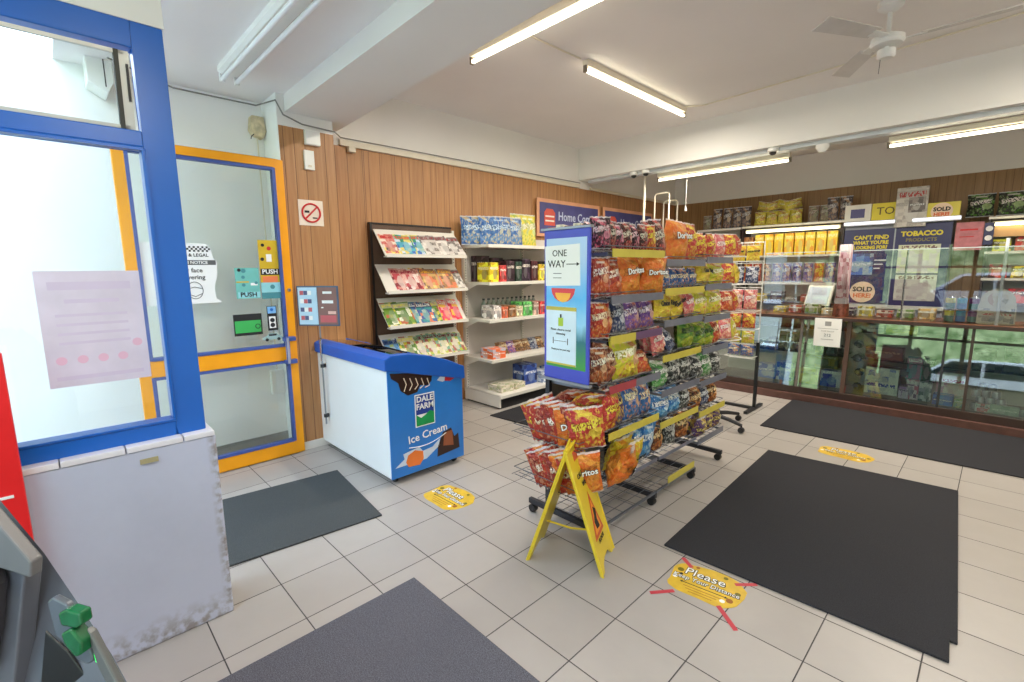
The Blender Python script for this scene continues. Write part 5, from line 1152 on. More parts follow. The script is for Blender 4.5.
for k, (p0, q0, p1, q1, cs, cn) in enumerate(((906, 362, 922, 386, [(110, 160, 160), (90, 120, 140), (190, 120, 160)], 'teal and pink'), (921, 362, 935, 386, [(60, 90, 80), (120, 90, 110), (40, 50, 50)], 'dark green'), (905, 384, 918, 404, [(200, 120, 150), (110, 100, 140), (230, 220, 230)], 'rose'), (918, 386, 931, 405, [(170, 170, 190), (90, 110, 120), (220, 220, 230)], 'silver'))):
    good(p0, q0, p1, q1, 0, 'blister_card', f'{cn} boxed card in the middle of the glass counter', 'card', A_('g_card%d' % k, cs, 4, 5, (230, 230, 230), 0.85), FL_+(0.0 if k > 1 else 0.19), th=0.05, y=5.10-0.06*(k > 1))
good(936, 374, 966, 398, 0, 'greetings_box', 'white and pink sloping box inside the counter by the dark post', 'box', A_('g_whitepink', [(236, 226, 220), (240, 200, 190), (210, 150, 190), (244, 240, 238)], 6, 4, (200, 70, 110), 0.65), FL_+0.07, th=0.15, y=5.12)
good(932, 395, 953, 405, 0, 'blue_tray', 'green rimmed blue tray at the front of the counter floor', 'tray', A_('g_bluetray', [(60, 130, 220), (90, 160, 230), (40, 90, 190)], 3, 2, (240, 250, 250), 0.5), FL_, y=4.97)
good(954, 396, 965, 405, 0, 'green_carton', 'small green and yellow carton at the front of counter floor', 'box', A_('g_green', [(130, 170, 120), (190, 200, 130), (100, 150, 160)], 3, 3, (250, 250, 230), 0.7), FL_, y=4.97)
good(886, 326, 918, 334, 0, 'yellow_strip_box', 'yellow box on the top glass shelf of the counter', 'box', A_('g_ystrip', [(226, 216, 60), (214, 200, 50)], 4, 1, (120, 120, 40), 0.5), 0.847)
good(867, 326, 884, 333, 0, 'white_carton', 'low white carton on the top glass shelf by the post', 'box', A_('g_wst', [(220, 224, 220), (190, 196, 196)], 3, 1, (90, 90, 90), 0.5), 0.847)
for k in range(5):
    a = at(856+2*(k % 2), 330+14*k, 'y', 5.05)
    bb = MB(); bb.lathe([(0, -0.03), (0.03, -0.03), (0.045, 0), (0.03, 0.03), (0, 0.03)], (0, 0, 0), mat('pouch_black', (60, 62, 66), 0.35, var=0.5, vscale=30) if k else mat('pouch_white', (206, 206, 200), 0.5), 12, 'y')
    o = tag(bb.obj('pouch', loc=(a.x+0.01, 5.05, a.z), smooth=True), f'{("white", "black")[k > 0]} pouch hanging just right of the brown post, {ORD[k]} from top', 'pouch', G4)
# jars of mints and tins in the right cabinet
BLm = MB(); BLm.lathe([(0, 0), (0.03, 0), (0.033, 0.012), (0.033, 0.05), (0.028, 0.064), (0, 0.066)], (0, 0, 0), mat('silver_tin', (176, 178, 192), 0.25, 0.4), 16); blm = BLm.mesh('tin', smooth=True)
q = 0
for r, (n_, z_) in enumerate(((4, FL_), (3, FL_+0.067), (3, FL_+0.134), (2, FL_+0.201))):
    for k in range(n_):
        o = bpy.data.objects.new('round_tin', blm); C.objects.link(o); o.location = (1.98+0.07*k+0.035*(r % 2), 5.02, z_)
        tag(o, f'silver round tin, {ORD[k]} in row {("one", "two", "three", "four")[r]} of the stacked tins', 'tin', 'stacked silver tins in the counter')
for k in range(5):
    o = bpy.data.objects.new('round_tin', blm); C.objects.link(o); o.location = (2.30+0.085*k, 5.0, FL_); tag(o, f'silver round tin, {ORD[k]} in the single line past the stack', 'tin', 'stacked silver tins in the counter')
good(975, 402, 990, 410, 0, 'flat_carton', 'red and grey flat carton in front of the stacked tins', 'box', A_('g_redgrey', [(180, 190, 190), (200, 70, 90), (210, 214, 214)], 4, 3, (60, 60, 60), 0.7), FL_, y=4.935, th=0.05)
good(990, 403, 1020, 412, 0, 'flat_carton', 'pale green flat carton in front of the line of tins', 'box', A_('g_palegreen', [(150, 176, 160), (170, 190, 176)], 4, 1, (220, 230, 220), 0.5), FL_, y=4.935, th=0.05)
good(1003, 355, 1040, 378, 0, 'dark_box', 'dark box on the middle glass shelf past the tins', 'box', A_('g_dark', [(50, 50, 54), (64, 62, 66), (44, 46, 44)], 3, 3, (110, 110, 110), 0.8), SH_)
good(972, 352, 996, 372, 0, 'dark_box', 'low black box on the middle glass shelf above the stacked tins', 'box', A_('g_dark2', [(54, 54, 58), (60, 60, 60)], 3, 3, (120, 120, 120), 0.8), SH_)
nt_ = sheet('paper_notice', 'white typed notice taped to the counter glass', 'notice', 0, 0, 0.1, 0, 0.1, M_paper) if False else None
b = MB(); b.box(0.61, 0.868, 4.868, 4.8695, 0.668, 0.985, M_paper); pn = tag(b.obj('paper_notice'), 'white typed notice taped to the counter glass and worktop edge', 'notice')
b = MB(); g_ = mat('grey_print', (150, 150, 150), 0.6); b.box(0.71, 0.77, 4.8675, 4.868, 0.90, 0.95, g_); b.box(0.64, 0.84, 4.8675, 4.868, 0.868, 0.872, g_); b.box(0.68, 0.80, 4.8675, 4.868, 0.745, 0.752, g_)
b.obj('printed_lines', pn); text('FACE MASKS', 0.022, g_, pn, (0.74, 4.8672, 0.84), FY); text('212', 0.045, M_steel, pn, (0.74, 4.8672, 0.795), FY, bold=0.001)

# perspex screens
for k, (x0, x1) in enumerate(((0.02, 0.86), (0.90, 1.66), (1.68, 2.75), (2.8, 3.8))):
    t = thing('counter_screen', f'clear perspex screen on the counter, {("above the paper notice", "in front of the tobacco posters", "in front of the cans and round card", "far section past the round card")[k]}', 'screen', (x0, 4.96, 1.0), group='perspex counter screens')
    b = MB(); b.box(0, x1-x0, 0, 0.005, 0.02, 0.725, M_persp); b.obj('screen_panel', t)
    b = MB(); b.box(0, x1-x0, -0.001, 0.006, 0.72, 0.728, mat('perspex_edge', (190, 200, 204), 0.2)); b.obj('screen_edge', t)
    for x in (0.06, x1-x0-0.06): 
        b = MB(); b.box(x-0.015, x+0.015, -0.04, 0.045, 0, 0.018, M_persp); b.box(x-0.015, x+0.015, 0.006, 0.010, 0.018, 0.09, M_persp); b.obj('screen_foot', t)
b = MB(); b.tube([(1.35, 4.985, 1.0), (1.35, 4.985, 1.74)], 0.009, M_chrome, 8); tag(b.obj('screen_pole', smooth=True), 'slim metal pole rising from the counter before the tobacco poster', 'pole')
b = MB(); b.box(1.66, 1.68, 4.95, 4.975, 1.0, 1.76, M_persp); b.tube([(2.05, 4.99, 1.0), (2.05, 4.99, 1.80)], 0.012, mat('white_post', (225, 228, 232), 0.3), 8); tag(b.obj('screen_pole', smooth=True), 'white pole beside the round card on the counter', 'pole')
# things on the worktop
G5 = 'things along the counter worktop'
M_pinks = art('pink_sweets', [(216, 170, 180), (190, 120, 130), (226, 200, 206), (160, 90, 96), (230, 214, 218)], 4, 14, (240, 230, 230), 0.95)
ts = thing('sweet_tower', 'tall clear tower of pink wrapped sweets standing on the counter', 'display', (0.80, 5.10, 1.0))
b = MB(); b.lathe([(0, 0), (0.08, 0), (0.08, 0.03), (0.075, 0.10), (0.07, 0.14), (0, 0.14)], (0, 0, 0), mat('tub_rust', (190, 110, 90), 0.4, var=0.3, vscale=30), 20); b.obj('tub', ts, smooth=True)
b = MB(); b.box(-0.06, 0.06, -0.05, 0.05, 0.14, 0.20, mat('tower_base', (220, 206, 210), 0.4)); b.box(-0.055, 0.055, -0.045, 0.045, 0.20, 0.80, M_pinks); b.obj('sweet_column', ts, bevel=0.004)
canm = MB(); canm.lathe([(0, 0), (0.028, 0), (0.033, 0.01), (0.033, 0.155), (0.027, 0.168), (0, 0.168)], (0, 0, 0), M_chrome, 18); cm0 = canm.mesh('can', smooth=True)
for k in range(6):
    col = [((70, 120, 90), (220, 210, 60), 'green and gold'), ((60, 120, 190), (70, 160, 200), 'blue'), ((70, 120, 110), (120, 60, 120), 'teal and plum')][(k // 2) % 3]
    t = thing('drink_can', f'{col[2]} drink can on the worktop, {("front", "back")[k % 2]} of its stack of two', 'can', (1.71+0.085*(k//2), 5.12, 1.0+0.125*(k % 2)), group=G5)
    b = MB(); b.lathe([(0, 0), (0.026, 0), (0.036, 0.006), (0.036, 0.112), (0.028, 0.123), (0, 0.123)], (0, 0, 0), M_chrome, 18); b.obj('can_body', t, smooth=True)
    b = MB(); b.lathe([(0.0363, 0.008), (0.0368, 0.01), (0.0368, 0.06), (0.0363, 0.062)], (0, 0, 0), mat('can_%s' % col[2].split()[0], col[0], 0.35, var=0.1), 18); b.lathe([(0.0363, 0.063), (0.0368, 0.065), (0.0368, 0.11), (0.0363, 0.112)], (0, 0, 0), mat('can2_%s' % col[2].split()[0], col[1], 0.35, var=0.1), 18); b.obj('can_label', t, smooth=True)
cd_ = thing('round_card', 'round topped cream counter card with printed pictures', 'display card', (2.04, 5.06, 1.0))
b = MB(); pr = [(-0.13, 0.0), (0.13, 0.0), (0.13, 0.17)] + [(0.12*math.cos(R(a)), 0.21+0.13*math.sin(R(a))) for a in range(0, 181, 15)] + [(-0.13, 0.17)]
b.prism(pr, lambda p, q, t: (p, t, q), 0, 0.006, mat('card_cream', (214, 204, 184), 0.5)); b.obj('card', cd_)
b = MB(); b.box(-0.12, 0.12, -0.001, 0.0, 0.01, 0.15, art('coins', [(206, 196, 176), (110, 110, 112), (220, 210, 190), (150, 140, 130), (214, 204, 184)], 5, 4, (180, 60, 60), 0.6)); b.cyl((0, -0.001, 0.24), 0.07, 0.001, art('card_pic', [(206, 190, 160), (180, 110, 80), (160, 150, 120), (214, 204, 184)], 4, 4, (120, 60, 50), 0.8), 20, 'y'); b.obj('card_print', cd_)
for k in range(9):
    cc = [((220, 200, 60), 'yellow'), ((190, 80, 60), 'brick'), ((120, 150, 70), 'green'), ((230, 190, 120), 'peach'), ((90, 60, 90), 'plum')][k % 5]
    carton('sweet_box', f'low {cc[1]} sweet box along the worktop, {ORD[k]} from the wire rack', 'box', 0.06+0.175*k, 0.20+0.175*k, 5.22, 5.36, 1.0, 1.07+0.02*(k % 3), art('sweet_%s' % cc[1], [cc[0], tuple(int(v*0.6) for v in cc[0]), (220, 220, 210)], 5, 2, (240, 240, 230), 0.7), G5)
til = thing('till', 'white card terminal and till on the counter behind the screen', 'till', (0.50, 5.34, 1.0), R(-12))
b = MB(); b.hexa([(-0.15, 0, 0.09), (0.13, 0, 0.09), (0.13, 0.04, 0.09), (-0.15, 0.04, 0.09), (-0.15, 0.10, 0.33), (0.13, 0.10, 0.33), (0.13, 0.14, 0.33), (-0.15, 0.14, 0.33)], mat('till_cream', (226, 222, 206), 0.4)); b.box(-0.10, 0.08, 0.05, 0.2, 0, 0.12, M_black); b.obj('till_body', til, bevel=0.006)
b = MB(); b.hexa([(-0.13, -0.004, 0.11), (0.11, -0.004, 0.11), (0.11, 0.0, 0.11), (-0.13, 0.0, 0.11), (-0.13, 0.084, 0.31), (0.11, 0.084, 0.31), (0.11, 0.09, 0.31), (-0.13, 0.09, 0.31)], mat('till_screen', (190, 200, 214), 0.2)); b.obj('till_screen', til)

# ------------------------------------------------------------------ BACK SHELVING
def back_unit(label, x0, x1, ztop, shelves, y0=6.88):
    t = thing('back_shelving', label, 'shelving', (x0, y0, 0), group='shelving behind the counter'); w = x1-x0
    b = MB(); b.box(0, w, 0.36, 0.39, 0.0, ztop-0.02, M_pan); b.obj('back_panel', t)
    for x in (0.0, w-0.02): b = MB(); b.box(x, x+0.02, 0.02, 0.37, 0.0, ztop-0.03, M_brownd); b.obj('side_panel', t)
    for z in shelves+[ztop]:
        b = MB(); b.box(0, w, 0.0, 0.36, z-0.03, z, M_shelf if z > 1.2 else M_brown); b.obj('shelf', t, bevel=0.003)
    return t
u1 = back_unit('cream shelving behind the counter with lit row of yellow packs', -1.00, 0.40, 2.21, [1.74, 1.32, 1.02, 0.7, 0.3])
u0 = back_unit('lower shelving beside the timber corner behind the counter', -1.75, -1.02, 2.20, [2.02, 1.74, 1.32, 0.9, 0.5])
u3 = back_unit('shelving behind the counter past the pink poster with peach panel', 1.86, 3.6, 2.13, [1.72, 1.40, 1.10, 0.75, 0.3])
def lit_strip(x0, x1, y, z, label):
    t = thing('shelf_light', label, 'light', (x0, y, z), group='shelf strip lights'); 
    b = MB(); b.box(0, x1-x0, 0.0, 0.04, 0.0, 0.05, M_cream); b.obj('light_housing', t)
    b = MB(); b.tube([(0.02, -0.02, 0.015), (x1-x0-0.02, -0.02, 0.015)], 0.016, emi('shelf_tube', (255, 246, 200), 7.0), 10); b.obj('tube', t, smooth=True)
lit_strip(-0.93, 0.36, 6.86, 2.10, 'glowing strip light under the top shelf above the yellow packs')
lit_strip(1.90, 3.4, 6.86, 2.02, 'glowing strip light under the top shelf past the pink poster')
b = MB(); b.box(1.86, 3.6, 6.87, 6.885, 1.89, 2.02, mat('peach_panel', (226, 178, 120), 0.5)); b.obj('peach_fascia', u3).location = (-1.86, -6.88, 0)
G6 = 'packs on the shelving behind the counter'
for k in range(8):
    carton('yellow_pack', f'yellow and orange tall pack, {ORD[k]} along the lit back shelf', 'pack', -0.80+0.143*k, -0.675+0.143*k, 6.92, 7.02, 1.74, 2.07, art('lit_pack', [(250, 220, 50), (250, 200, 40), (246, 160, 40), (252, 232, 90)], 3, 4, (252, 246, 180), 0.8), G6)
carton('brown_pack', 'brown pack at the start of the lit back shelf', 'pack', -0.97, -0.83, 6.92, 7.02, 1.74, 2.04, art('brown_pack', [(150, 90, 60), (90, 60, 50), (190, 140, 90)], 3, 3, (220, 200, 170), 0.7), G6)
PK['coffee'] = ((60, 54, 66), (110, 100, 110), (196, 150, 100), (220, 220, 226), 'dark and silver', 'pouch', None)
PK['greypack'] = ((130, 110, 110), (160, 140, 120), (120, 140, 90), (210, 200, 190), 'grey brown', 'pack', None)
PK['banana'] = ((220, 206, 40), (236, 226, 90), (190, 90, 40), (250, 246, 190), 'yellow', 'bag', None)
PK['violet'] = ((84, 60, 150), (110, 90, 170), (230, 160, 90), (230, 230, 240), 'violet', 'pouch', None)
PK['goblin'] = ((30, 34, 30), (44, 50, 40), (90, 160, 40), (230, 220, 220), 'black and green', 'sweet bag', None)
xs = [-1.62, -1.45, -1.28, -1.12, -0.98]
for k, x in enumerate(xs):
    bag('greypack' if k in (0,) else 'coffee', 0.15, 0.24 if k == 0 else 0.34, 0.09, (x, 6.97, 2.20), (R(-3), 0, 0), f'{("grey brown", "dark and silver")[k > 0]} pouch on top of the back shelving, {ORD[k]} from the corner', G6, 'pouch', k % 3)
for k in range(4): bag('banana', 0.17, 0.22, 0.11, (-0.76+0.17*k, 6.96, 2.212), (R(-4), 0, 0), f'yellow bag standing on the top back shelf, {ORD[k]} of four', G6, 'snack_bag', k % 3)
for k in range(4): bag('banana', 0.24, 0.14, 0.12, (-0.72+0.14*k, 7.02, 2.44), (R(12), R(14*(-1)**k), R(10*k)), f'yellow bag heaped over the standing ones, {ORD[k]} along the heap', G6, 'snack_bag', k % 2)
for k in range(2): bag('greypack', 0.14, 0.24, 0.08, (-0.02+0.15*k, 6.97, 2.212), (R(-3), 0, 0), f'grey brown pack on the top back shelf, {("nearer the yellow bags", "nearer the black pouches")[k]}', G6, 'snack_pack', k)
for k in range(2): bag('coffee', 0.15, 0.34, 0.10, (0.26+0.16*k-0.04, 6.97, 2.212), (R(-3), 0, 0), f'black and silver pouch beside the framed sign, {("first", "second")[k]} of the pair', G6, 'pouch', k)
for k in range(9):
    key = ['redyellow', 'orange', 'orangeblack', 'violet', 'violet', 'violet', 'violet', 'redyellow', 'violet'][k]
    x = -0.90+0.145*k
    bag(key if key != 'orange' else 'maroon', 0.13, 0.30, 0.08, (x, 6.95, 1.322), (R(-4), 0, 0), f'{PK[key][4]} pouch on the second back shelf, {ORD[k]} along under the lit packs', G6, 'pouch', k % 3)
for k in range(6):
    cc = [(190, 200, 210), (206, 180, 60), (90, 60, 50), (150, 150, 140), (180, 90, 70), (120, 140, 90)][k]
    carton('stock_box', f'stock box on the waist high back shelf, {ORD[k]} from the corner side', 'box', -0.95+0.215*k, -0.78+0.215*k, 6.92, 7.12, 1.02, 1.10+0.04*(k % 3), art('stock_%d' % k, [cc, tuple(int(v*0.6) for v in cc)], 3, 3, (230, 230, 230), 0.7), G6)
for k in range(4):
    bag(['redyellow', 'pink', 'purple', 'red'][k], 0.14, 0.24, 0.09, (-1.62+0.16*k, 6.96, 1.742), (R(-4), 0, 0), f'{["red and yellow", "pink", "purple", "red"][k]} packet on the corner back shelving below its top', G6, 'snack_packet', k % 3)
# tobacco gantry
gt = thing('tobacco_gantry', 'tall navy tobacco cupboard with sliding poster doors behind the counter', 'cupboard', (0.42, 6.84, 0))
M_navy = mat('gantry_navy', (48, 46, 96), 0.35, var=0.05, vscale=3)
GW = 1.13
b = MB(); b.box(0, GW, 0.03, 0.44, 0.85, 2.16, mat('gantry_grey', (150, 152, 164), 0.4)); b.obj('gantry_body', gt, bevel=0.004)
b = MB(); b.box(0, GW, 0.0, 0.44, 0.0, 0.85, M_brownd); b.obj('gantry_base', gt)
b = MB(); b.box(-0.01, GW+0.01, -0.03, 0.44, 0.98, 1.03, mat('gantry_ledge', (196, 196, 190), 0.4)); b.obj('gantry_ledge', gt, bevel=0.004)
b = MB(); b.box(0, 0.56, 0.005, 0.03, 1.05, 2.06, M_navy); d1 = b.obj('poster_door', gt, bevel=0.003)
b = MB(); b.box(0.575, GW, 0.0, 0.03, 1.03, 2.10, M_navy); d2 = b.obj('poster_door', gt, bevel=0.003)
b = MB(); b.box(0.56, 0.575, -0.002, 0.03, 1.03, 2.08, M_steel); b.obj('door_rail', gt)
M_ylw = mat('poster_yellow', (216, 200, 50), 0.5, var=0)
text("CAN'T FIND", 0.075, M_ylw, d1, (0.31, 0.003, 1.945), FY, bold=0.003, sx=0.95); text("WHAT YOU'RE", 0.068, M_ylw, d1, (0.31, 0.003, 1.875), FY, bold=0.003, sx=0.85); text('LOOKING FOR?', 0.062, M_ylw, d1, (0.31, 0.003, 1.81), FY, bold=0.003, sx=0.85)
b = MB(); b.box(0.05, 0.36, 0.003, 0.0045, 1.44, 1.73, art('photo_blue', [(70, 110, 190), (110, 160, 210), (60, 80, 130), (160, 180, 190)], 4, 4, (200, 210, 220), 0.5))
for i in range(3): b.box(0.37, 0.50-0.03*i, 0.003, 0.0045, 1.63-0.055*i, 1.645-0.055*i, M_paper)
b.obj('poster_picture', d1)
def sold(par, x, z, r, y):
    b = MB(); b.cyl((x, y-0.002, z), r, 0.002, mat('sold_peach', (232, 206, 180), 0.5), 28, 'y'); s_ = b.obj('sold_here_badge', par)
    text('SOLD', r*0.62, M_ink, s_, (x, y-0.003, z+r*0.25), FY, bold=0.003); text('HERE!', r*0.55, mat('sold_orange', (220, 110, 60), 0.5), s_, (x, y-0.003, z-r*0.35), FY, bold=0.003)
sold(d1, 0.27, 1.20, 0.145, 0.004)
text('TOBACCO', 0.085, M_ylw, d2, (0.84, -0.002, 1.97), FY, bold=0.004); text('PRODUCTS', 0.06, mat('poster_olive', (130, 120, 70), 0.5), d2, (0.84, -0.002, 1.89), FY, bold=0.002)
pl_ = MB(); pl_.box(0.62, 1.04, -0.008, 0.0, 1.46, 1.83, art('price_list_a', [(206, 200, 200), (190, 186, 190), (200, 206, 170)], 6, 8, (120, 90, 90), 0.9)); pl_.obj('price_list', d2)
pl_ = MB(); pl_.box(0.62, 1.04, -0.008, 0.0, 1.10, 1.44, art('price_list_b', [(190, 186, 182), (170, 160, 160), (200, 200, 190)], 8, 8, (120, 90, 90), 0.9)); pl_.obj('price_list', d2)
# canopy lights on the gantry
for x0, x1, z in ((0.0, 0.56, 2.12), (0.74, 1.2, 2.12)):
    b = MB(); b.box(x0, x1, -0.07, 0.03, z-0.01, z+0.045, mat('canopy_white', (220, 224, 234), 0.3)); b.box(x0, x1, -0.074, -0.07, z+0.005, z+0.035, emi('canopy_glow', (240, 244, 255), 1.6)); b.obj('canopy_light', gt)
def upsign(name, label, x0, x1, z0, z1, m, y=6.85):
    b = MB(); b.box(x0, x1, y, y+0.05, z0, z1, m); return tag(b.obj(name, bevel=0.003), label, 'sign')
h1 = upsign('framed_sign', 'white framed sign with blue panel on top of the gantry', 0.40, 0.70, 2.175, 2.40, M_shelf)
b = MB(); b.box(0.47, 0.63, 6.847, 6.85, 2.22, 2.34, mat('sign_indigo', (66, 60, 120), 0.4)); b.obj('blue_panel', h1)
h2 = upsign('header_sign', 'yellow TOBACCO header partly hidden behind the newspaper page', 0.705, 1.28, 2.175, 2.40, mat('header_yellow', (222, 204, 40), 0.4, var=0.03), 6.87)
text('TOBACCO', 0.14, mat('header_ink', (100, 84, 20), 0.5), h2, (1.10, 6.868, 2.29), FY, bold=0.001)
h3 = upsign('newspaper_page', 'grey newspaper page standing upright on the gantry', 0.97, 1.29, 2.06, 2.56, art('news_page', [(196, 190, 182), (206, 200, 192), (186, 180, 174), (160, 154, 150)], 6, 12, (170, 60, 60), 0.82), 6.79)
b = MB(); b.box(1.10, 1.27, 6.788, 6.79, 2.24, 2.43, art('news_photo', [(110, 100, 100), (150, 140, 136), (90, 84, 84)], 3, 3, (200, 200, 200), 0.5)); b.obj('page_photo', h3)
h4 = upsign('header_sign', 'small yellow SOLD HERE sign beside the newspaper page', 1.29, 1.60, 2.12, 2.34, mat('header_yellow2', (222, 206, 70), 0.4, var=0.03), 6.81)
sold(h4, 1.43, 2.23, 0.105, 6.808)
for k in range(3):
    bag('goblin', 0.25, 0.28, 0.12, (1.77+0.27*k, 6.98, 2.14), (R(-4), 0, 0), f'large black and green sweet bag on the back shelving top, {ORD[k]} past the gantry', G6, 'sweet_bag', k)
b = MB(); b.box(1.58, 1.83, 6.86, 6.87, 1.74, 2.08, mat('pink_poster', (196, 120, 128), 0.5, var=0.15, vscale=12)); pp = tag(b.obj('pink_poster'), 'faded pink poster hanging between gantry and far shelving', 'poster')
b = MB(); b.box(1.62, 1.78, 6.857, 6.86, 1.98, 2.0, M_red); b.box(1.62, 1.75, 6.857, 6.86, 1.9, 1.91, M_red); b.obj('poster_lines', pp)
b = MB(); b.box(1.835, 1.92, 6.83, 6.84, 1.80, 2.06, M_navy); 
bs = tag(b.obj('badge_card'), 'narrow navy card with two white badges beside the pink poster', 'card')
b = MB(); b.cyl((1.878, 6.826, 1.99), 0.032, 0.003, M_paper, 16, 'y'); b.cyl((1.878, 6.826, 1.88), 0.032, 0.003, M_paper, 16, 'y'); b.obj('white_badge', bs)
for r, (z, ks) in enumerate(((1.722, ['lime', 'redyellow', 'orangeblack', 'yellow']), (1.402, ['maroon', 'yellow', 'redyellow', 'yellow']), (1.102, ['brown', 'redyellow', 'brown', 'yellow']))):
    for k, key in enumerate(ks):
        cc = PK[key][0]
        carton('shelf_pack', f'{PK[key][4]} pack, {ORD[k]} along the {ORD[r+1]} shelf of far back shelving', 'pack', 1.92+0.19*k, 2.08+0.19*k, 6.93, 7.1, z, z+0.14+0.03*((k+r) % 2), art('bpack_'+key, [cc, PK[key][1], (80, 60, 50)], 4, 3, (240, 240, 220), 0.7), G6)

# ------------------------------------------------------------------ CASH MACHINE by the window wall
atm = thing('cash_machine', 'grey cash machine with green card slot close to the camera', 'cash machine', (0, 0, 0))
def dep(x, y, d): return CAM + (fw + (x-512)/FPX*rt - (y-341)/FPX*up)*d
M_atm = mat('atm_grey', (98, 100, 108), 0.35, 0.25, var=0.08, vscale=10); M_atmd = mat('atm_dark', (44, 42, 46), 0.4); M_atmi = mat('atm_side', (92, 98, 112), 0.35, 0.2)
back = Vector((-0.55, -0.42, 0))
F = [dep(-60, 440, 0.80), dep(0, 500, 0.80), dep(44, 553, 0.79), dep(84, 612, 0.76), dep(112, 655, 0.74), dep(140, 706, 0.72), dep(170, 780, 0.72)]
low = [Vector((q.x, q.y, 0.012)) for q in (F[-1], F[0])]
b = MB(); poly = F+[low[0], low[1]]
nrm = (Vector((F[3].x, F[3].y, 0))-Vector((CAM.x, CAM.y, 0))).normalized()
A = [q.copy() for q in poly]; B_ = [q+back*0.9 for q in poly]
N = len(A)
for i in range(N): j = (i+1) % N; b.face([A[i], A[j], B_[j], B_[i]], M_atm)
b.face(A, M_atmi); b.face(B_[::-1], M_atm); b.obj('machine_body', atm, bevel=0.004)
def slab(name, pts, d, th, m, par=atm, bevel=0.003):
    P_ = [dep(x, y, d) for x, y in pts]; nn = -fw*th
    b = MB(); Q = [p+nn for p in P_]; n_ = len(P_)
    for i in range(n_): j = (i+1) % n_; b.face([P_[i], P_[j], Q[j], Q[i]], m)
    b.face(Q, m); b.face(P_[::-1], m); return b.obj(name, par, bevel=bevel)
slab('front_fascia', [(-40, 470), (2, 507), (44, 556), (42, 580), (24, 760), (-60, 760)], 0.765, 0.03, M_atm)
slab('fascia_step', [(2, 507), (44, 556), (43, 572), (12, 562), (-40, 520), (-40, 470)], 0.735, 0.02, mat('atm_light', (98, 98, 100), 0.4, 0.2))
slab('screen_bezel', [(-40, 540), (3, 556), (9, 580), (6, 620), (-2, 665), (-40, 690)], 0.73, 0.02, M_atmd)
slab('side_black_panel', [(47, 629), (70, 650), (100, 690), (100, 740), (38, 740)], 0.745, 0.004, M_black)  # flat black panel low on the machine
sl_ = slab('card_slot_surround', [(54, 598), (60, 593), (74, 600), (96, 640), (101, 655), (95, 660), (84, 655), (62, 630)], 0.715, 0.012, mat('slot_grey', (92, 98, 106), 0.3, 0.3))
M_grn = mat('slot_green', (12, 92, 52), 0.25, var=0.2, vscale=40)
slab('card_guide', [(70, 606), (78, 602), (92, 606), (94, 617), (88, 621), (73, 618)], 0.70, 0.02, M_grn, sl_)
slab('card_guide', [(74, 625), (84, 620), (95, 633), (94, 646), (88, 648), (77, 634)], 0.70, 0.022, M_grn, sl_)
slab('status_light', [(96, 652), (100, 651), (104, 660), (102, 664), (98, 660)], 0.70, 0.004, emi('green_led', (30, 230, 90), 1.6), sl_, 0)
slab('side_lip', [(92, 624), (98, 628), (128, 684), (140, 712), (132, 716), (104, 662)], 0.705, 0.012, mat('atm_lip', (96, 98, 98), 0.35, 0.2))
rp = thing('red_panel', 'bright red panel standing between the window and the cash machine', 'panel', (-0.26, -1.50, 0))
b = MB(); b.prism([(0.0, 0.0), (0.03, 0.0), (0.03, 1.30), (0.0, 1.30)], lambda p, q, t: (t*0+p-0.015, -t, q), -0.028, 0.6, mat('panel_red', (232, 36, 38), 0.35)); b.obj('panel_board', rp, bevel=0.003)
b = MB(); b.tube([at(2, 495, 'y', -1.468)-Vector((-0.26, -1.50, 0)), at(18, 455, 'y', -1.468)-Vector((-0.26, -1.50, 0))], 0.004, M_paper, 6) if False else b.box(0.016, 0.018, -0.12, -0.0, 0.80, 0.81, M_paper); b.obj('white_line', rp)

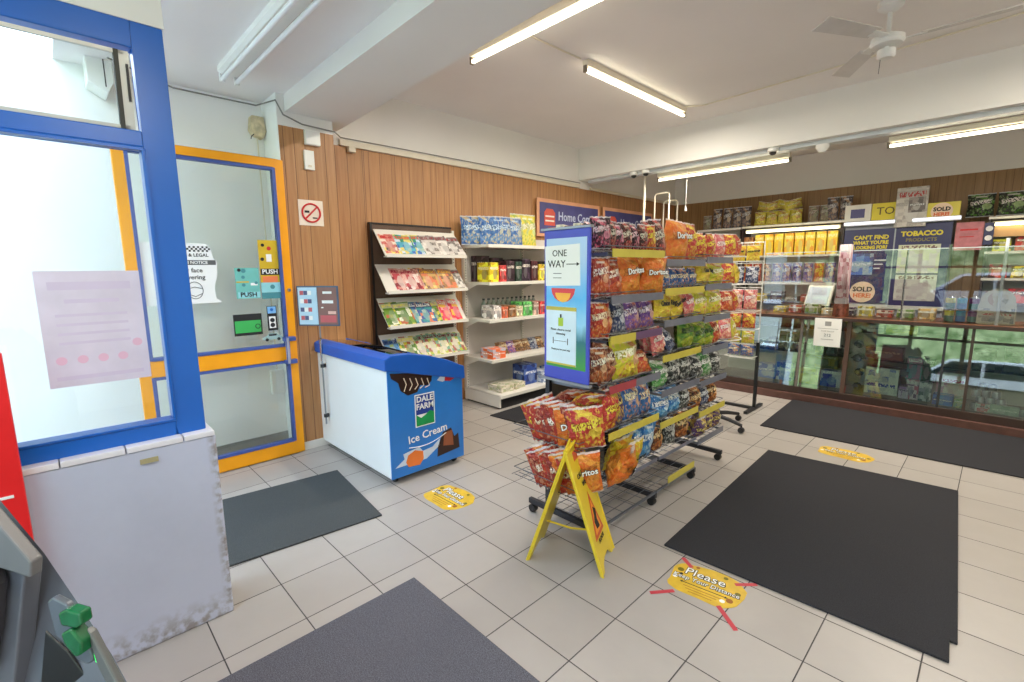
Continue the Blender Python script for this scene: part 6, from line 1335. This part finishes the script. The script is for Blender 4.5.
# ------------------------------------------------------------------ OUTSIDE: pavement, road, grass bank, parked car
b = MB(); b.box(-14, 20, -9.0, -2.42, -0.14, -0.04, mat('tarmac', (150, 150, 150), 0.9, var=0.1, vscale=2, bump=0.3, bscale=80)); struct(b.obj('ground_outside'))
s = NT('grass'); g = s.n('ShaderNodeNewGeometry'); nz = s.noise(g.outputs['Position'], 3.0, 6, 0.7)
s.l(s.ramp(nz, [(0.35, srgb(98, 126, 66)), (0.65, srgb(204, 214, 156))]), s.b.inputs['Base Color']); s.b.inputs['Roughness'].default_value = 0.9
b = MB(); b.prism([(-9.5, -0.06), (-10.2, 0.9), (-12.5, 6.2), (-15, 8.5), (-15, -0.1)], lambda p, q, t: (t, p, q), -14, 20, s.m); tag(b.obj('grass_bank'), 'green grass bank across the road, reflected in the counter glass', 'grass', kind='structure')
def car(label, x, y, rz, col):
    t = thing('parked_car', label, 'car', (x, y, -0.04), rz)
    prof = [(-2.0, 0.28), (-2.05, 0.62), (-1.9, 0.82), (-1.1, 0.92), (-0.55, 1.38), (0.75, 1.42), (1.55, 0.98), (1.98, 0.90), (2.05, 0.6), (2.0, 0.28)]
    b = MB(); b.prism(prof, lambda p, q, s_: (p, s_, q), -0.82, 0.82, mat('car_'+col[1], col[0], 0.25, var=0.02)); b.obj('car_body', t, bevel=0.05, seg=2)
    M_cg = mat('car_glass', (40, 50, 56), 0.1)
    for sd in (-0.83, 0.82): 
        b = MB(); b.prism([(-0.95, 0.95), (-0.5, 1.32), (0.05, 1.34), (0.05, 0.97)], lambda p, q, s_: (p, s_, q), sd, sd+0.01, M_cg); b.prism([(0.12, 0.97), (0.12, 1.34), (0.72, 1.34), (1.3, 1.0)], lambda p, q, s_: (p, s_, q), sd, sd+0.01, M_cg); b.obj('side_window', t)
    for x_ in (-1.25, 1.25):
        for sd in (-0.80, 0.62): b = MB(); b.lathe([(0, 0), (0.20, 0), (0.31, 0.01), (0.32, 0.09), (0.31, 0.18), (0, 0.18)], (x_, sd, 0.32), M_black, 24, 'y'); b.obj('wheel', t, smooth=True)
car('white hatchback parked on the road outside the shop', 1.9, -6.2, R(4), ((232, 234, 238), 'white'))
car('dark estate car parked further along the road', 3.6, -8.0, R(2), ((60, 62, 72), 'dark'))

# ------------------------------------------------------------------ LIGHT
w = bpy.data.worlds.new('sky'); bpy.context.scene.world = w; w.use_nodes = True
nt = w.node_tree; bg = nt.nodes['Background']
tc = nt.nodes.new('ShaderNodeTexCoord'); sp_ = nt.nodes.new('ShaderNodeSeparateXYZ'); nt.links.new(tc.outputs['Generated'], sp_.inputs[0])
rp_ = nt.nodes.new('ShaderNodeValToRGB'); rp_.color_ramp.elements[0].position = 0.0; rp_.color_ramp.elements[0].color = (0.86, 0.93, 1.0, 1); rp_.color_ramp.elements[1].position = 0.6; rp_.color_ramp.elements[1].color = (0.62, 0.79, 1.0, 1)
nt.links.new(sp_.outputs[2], rp_.inputs[0]); nt.links.new(rp_.outputs[0], bg.inputs[0]); bg.inputs[1].default_value = 7.0
def area(name, loc, rot, sx, sy, power, col):
    l = bpy.data.lights.new(name, 'AREA'); l.shape = 'RECTANGLE'; l.size = sx; l.size_y = sy; l.energy = power; l.color = col
    o = bpy.data.objects.new(name, l); C.objects.link(o); o.location = loc; o.rotation_euler = rot; return o
warm = (1.0, 0.91, 0.78)
# the glow of the lit tubes (one lamp along each fitting, last two added fill)
area('tube_lamp', (-0.28, 1.27, CZ-0.11), (0, 0, 0), 1.5, 0.05, 48, warm)
area('tube_lamp', (-0.535, 2.93, CZ-0.11), (0, 0, PI/2), 1.7, 0.05, 52, warm)
area('tube_lamp', (-0.50, 4.66, 2.69), (0, 0, 0), 1.5, 0.05, 50, warm)
area('tube_lamp', (1.90, 4.72, 2.69), (0, 0, 0), 1.5, 0.05, 50, warm)
area('tube_lamp', (2.6, 3.0, CZ-0.11), (0, 0, PI/2), 1.5, 0.05, 48, warm)  # fill lamp of the added aisle tube, out of view
area('tube_lamp', (2.2, -0.9, 2.85), (0, 0, 0), 1.5, 0.05, 50, warm)  # fill lamp of the added tube above the camera
sc = bpy.context.scene
sc.view_settings.view_transform = 'Standard'; sc.view_settings.look = 'None'; sc.view_settings.gamma = 1; sc.view_settings.exposure = -0.22
sc.view_settings.use_curve_mapping = False
sc.cycles.max_bounces = 10; sc.cycles.transparent_max_bounces = 16; sc.cycles.diffuse_bounces = 6
sc.cycles.sample_clamp_indirect = 6
bpy.context.view_layer.update()
